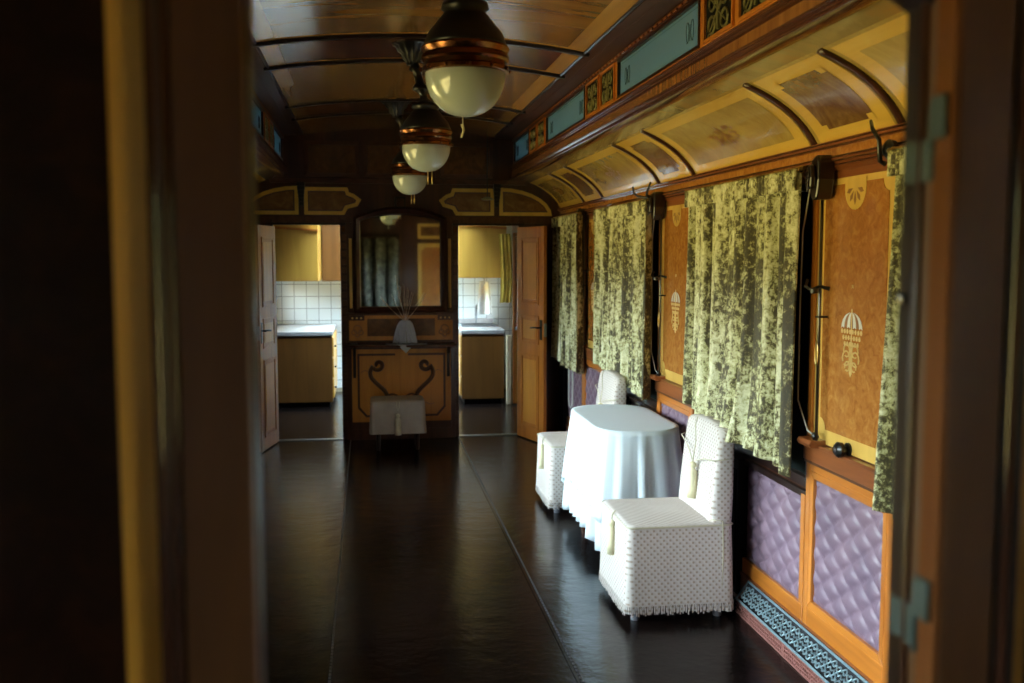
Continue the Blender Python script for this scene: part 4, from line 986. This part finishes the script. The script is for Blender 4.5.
# ================================================================== CHAIRS
def chair(label, x, y):
    """faces -X (the aisle); origin at floor under seat centre"""
    r = thing('slipcovered_chair', label, 'chair', (x, y, 0)); HXc, HYc = .255, .265
    rings = cover(HXc, HYc, .082, .46, r=.035, flare=.010, wav=.004)
    mb = MB(); mb.loft(rings, 'waffle', True, False); mb.build('seat_cover', r, smooth=True)
    # backrest
    mb = MB(); secs = []; n_ = 22
    bx0, bx1 = .15, .255; hy = .25
    prof = [(-hy, .12), (hy, .12)]
    out = []
    for i in range(0, 9): out.append((hy+.004, .15+(.84-.15)*i/8))
    for i in range(1, 7): a = pi/2*i/6; out.append((hy-.055+.059*cos(a), .84+.06*sin(a)))
    top = out[-1]
    for i in range(1, 6): out.append((top[0]*(1-i/3), .90+.015*sin(pi*i/6)) if i < 6 else None)
    left = [(-u, v) for u, v in reversed(out[:15])]
    pts = out+left
    def sec(ins, x): return [(bx0+.05+(x-bx0-.05)*(1-.35*max(0, v-.55)/.4)+.06*(v-.5), u*(1-ins/.25)*(1-.03*max(0, v-.5)/.45), v-(ins if v > .8 else 0)) for u, v in pts]
    mb.loft([sec(.05, bx0-.004), sec(.018, bx0), sec(.004, bx0+.010), sec(0, bx0+.03), sec(0, bx1-.02), sec(.006, bx1-.004), sec(.022, bx1)], 'waffle')
    mb.build('backrest', r, smooth=True)
    # apron flap of the back, fringe
    mb = MB(); rng = random.Random(5); base = rrect(HXc+.011, HYc+.011, .035, .087); N = len(base)
    for i in range(N*2):
        p = Vector(base[(i//2) % N]); q = Vector(base[(i//2+1) % N]); c0 = p.lerp(q, .5*(i % 2)); c1 = p.lerp(q, .5*(i % 2)+.32)
        L_ = .045+rng.uniform(-.008, .008); sh = Vector((rng.uniform(-.003, .003), rng.uniform(-.003, .003), -L_))
        mb.add([c0, c1, c1+sh, c0+sh], [(0, 1, 2, 3)], 'waffle')
    mb.build('fringe', r, solid=.003)
    mb = MB(); tassel(mb, (-.268, -.02, .43), .17, .020); mb.tube([(-.25, -.02, .475), (-.266, -.02, .455), (-.268, -.02, .43)], .004, 'creamd', 6); mb.build('tassel', r, smooth=True)
    mb = MB(); tassel(mb, (.140, 0, .70), .18, .024)
    mb.build('tassel', r, smooth=True)
    mb = MB(); mb.tube([(.16, -.005, .922), (.15, -.003, .88), (.155, 0, .80), (.14, 0, .70)], .003, 'creamd', 6); mb.build('cord', r, smooth=True)
    mb = MB(); mb.tube([(.14, 0, .70), (.155, .12, .755), (.16, .24, .79), (.20, .257, .80)], .003, 'creamd', 6); mb.build('cord', r, smooth=True)
    mb = MB(); mb.tube([(.14, 0, .70), (.155, -.12, .735), (.16, -.24, .75), (.20, -.257, .755), (.26, -.24, .76)], .003, 'creamd', 6); mb.build('cord', r, smooth=True)
    mb = MB(); mb.tube([(.145, -.25, .475), (.20, -.268, .47), (.205, -.27, .30), (.20, -.27, .15)], .003, 'creamd', 6); mb.build('cord', r, smooth=True)
    mb = MB(); mb.loft([rrect(HXc+.001, HYc+.001, .035, .455), rrect(HXc+.006, HYc+.006, .035, .45), rrect(HXc+.001, HYc+.001, .035, .445)], 'creamd', False, False); mb.build('piping', r, smooth=True)
    for sx in (-1, 1):
        for sy in (-1, 1):
            mb = MB(); mb.lathe([(.020, 0), (.022, .01), (.018, .02), (.022, .10), (.022, .40)], (sx*.20, sy*.21, 0), 'leg', 12); mb.build('leg', r, smooth='auto')
    return r
chair('large near chair in a white waffle slipcover with cream tassels', 1.425, 4.625)
chair('small far chair in a white waffle slipcover, beyond the table', 1.43, 6.60)

# ================================================================== TABLE
tb = thing('table', 'small oval-cornered table hidden under a white cloth between the chairs', 'table', (1.495, 5.72, 0)); THX, THY, TZ = .235, .50, .735
mb = MB(); mb.loft([rrect(THX-.01, THY-.01, .20, TZ-.03), rrect(THX, THY, .21, TZ-.025), rrect(THX, THY, .21, TZ-.004), rrect(THX-.004, THY-.004, .21, TZ)], 'redwood'); mb.build('tabletop', tb, smooth='auto')
for sx in (-1, 1):
    for sy in (-1, 1):
        mb = MB(); mb.lathe([(.018, 0), (.022, .03), (.018, .06), (.026, .3), (.022, .5), (.028, TZ-.03)], (sx*.15, sy*.34, 0), 'redwood', 14); mb.build('leg', tb, smooth=True)
def drape(zb, extra, wav, ph, corner, lace=False):
    rings = [[(p[0]*f, p[1]*f, TZ+.0025+extra) for p in rrect(THX, THY, .21, 0)] for f in (.05, .4, .8, .97)]
    base = rrect(THX, THY, .21, 0); N = len(base); rows = 16
    nrm = []
    for i in range(N):
        t = Vector(base[(i+1) % N])-Vector(base[i-1]); nrm.append(Vector((t.y, -t.x, 0)).normalized())
    for j in range(rows+1):
        q = j/rows; ring = []
        for i in range(N):
            a = 2*pi*i/N; x, y = base[i][0], base[i][1]
            cw_ = abs(nrm[i].x*nrm[i].y)*2                      # corners hang lower and flare more
            fold = sin(a*24+ph+.8*sin(a*3))+.7*sin(a*41+ph*1.7+.6*sin(a*5))
            off = .004+extra+q*(.022+.035*cw_*corner)+wav*fold*q**.7+.012*wav*0
            zz = TZ+.002+extra-.012*min(1, q*8)-(TZ-zb+ .07*cw_*corner + (.012*sin(a*40) if lace else 0))*q
            ring.append((x+nrm[i].x*off, y+nrm[i].y*off, max(.006, zz)))
        rings.append(ring)
    return rings
mb = MB(); mb.loft(drape(.15, .001, .026, .4, 1.0), 'cloth', True, False)
tag(mb.build('tablecloth', smooth=True, solid=.0012, loc=(1.495, 5.72, 0)), 'long white under-cloth reaching almost to the floor below the overlay', 'tablecloth')
mb = MB(); mb.loft(drape(.33, .006, .022, .9, 1.2, True), 'cloth', True, False)
o = tag(mb.build('table_overlay', smooth=True, solid=.0012, loc=(1.495, 5.72, 0)), 'white scalloped overlay cloth draped on top of the table', 'tablecloth')

# ---- repeats of a kind share a group
GR = {'slipcovered_chair': 'slipcovered chairs by the table', 'curtain': 'velvet curtains along the right wall', 'curtain_rod': 'brass curtain rods along the right wall',
      'carved_bracket': 'carved brackets above the piers', 'coat_hook': 'coat hooks above the piers', 'pull_rod': 'pull rods beside the windows', 'blind_cord': 'blind cords beside the windows',
      'cord_knob': 'cord knobs on the dado', 'base_cabinet': 'galley base cabinets', 'wall_cabinet': 'galley wall cabinets'}
for o in list(bpy.data.objects):
    k = o.name.split('.')[0]
    if not o.parent and o.get('category') and k in GR: o['group'] = GR[k]
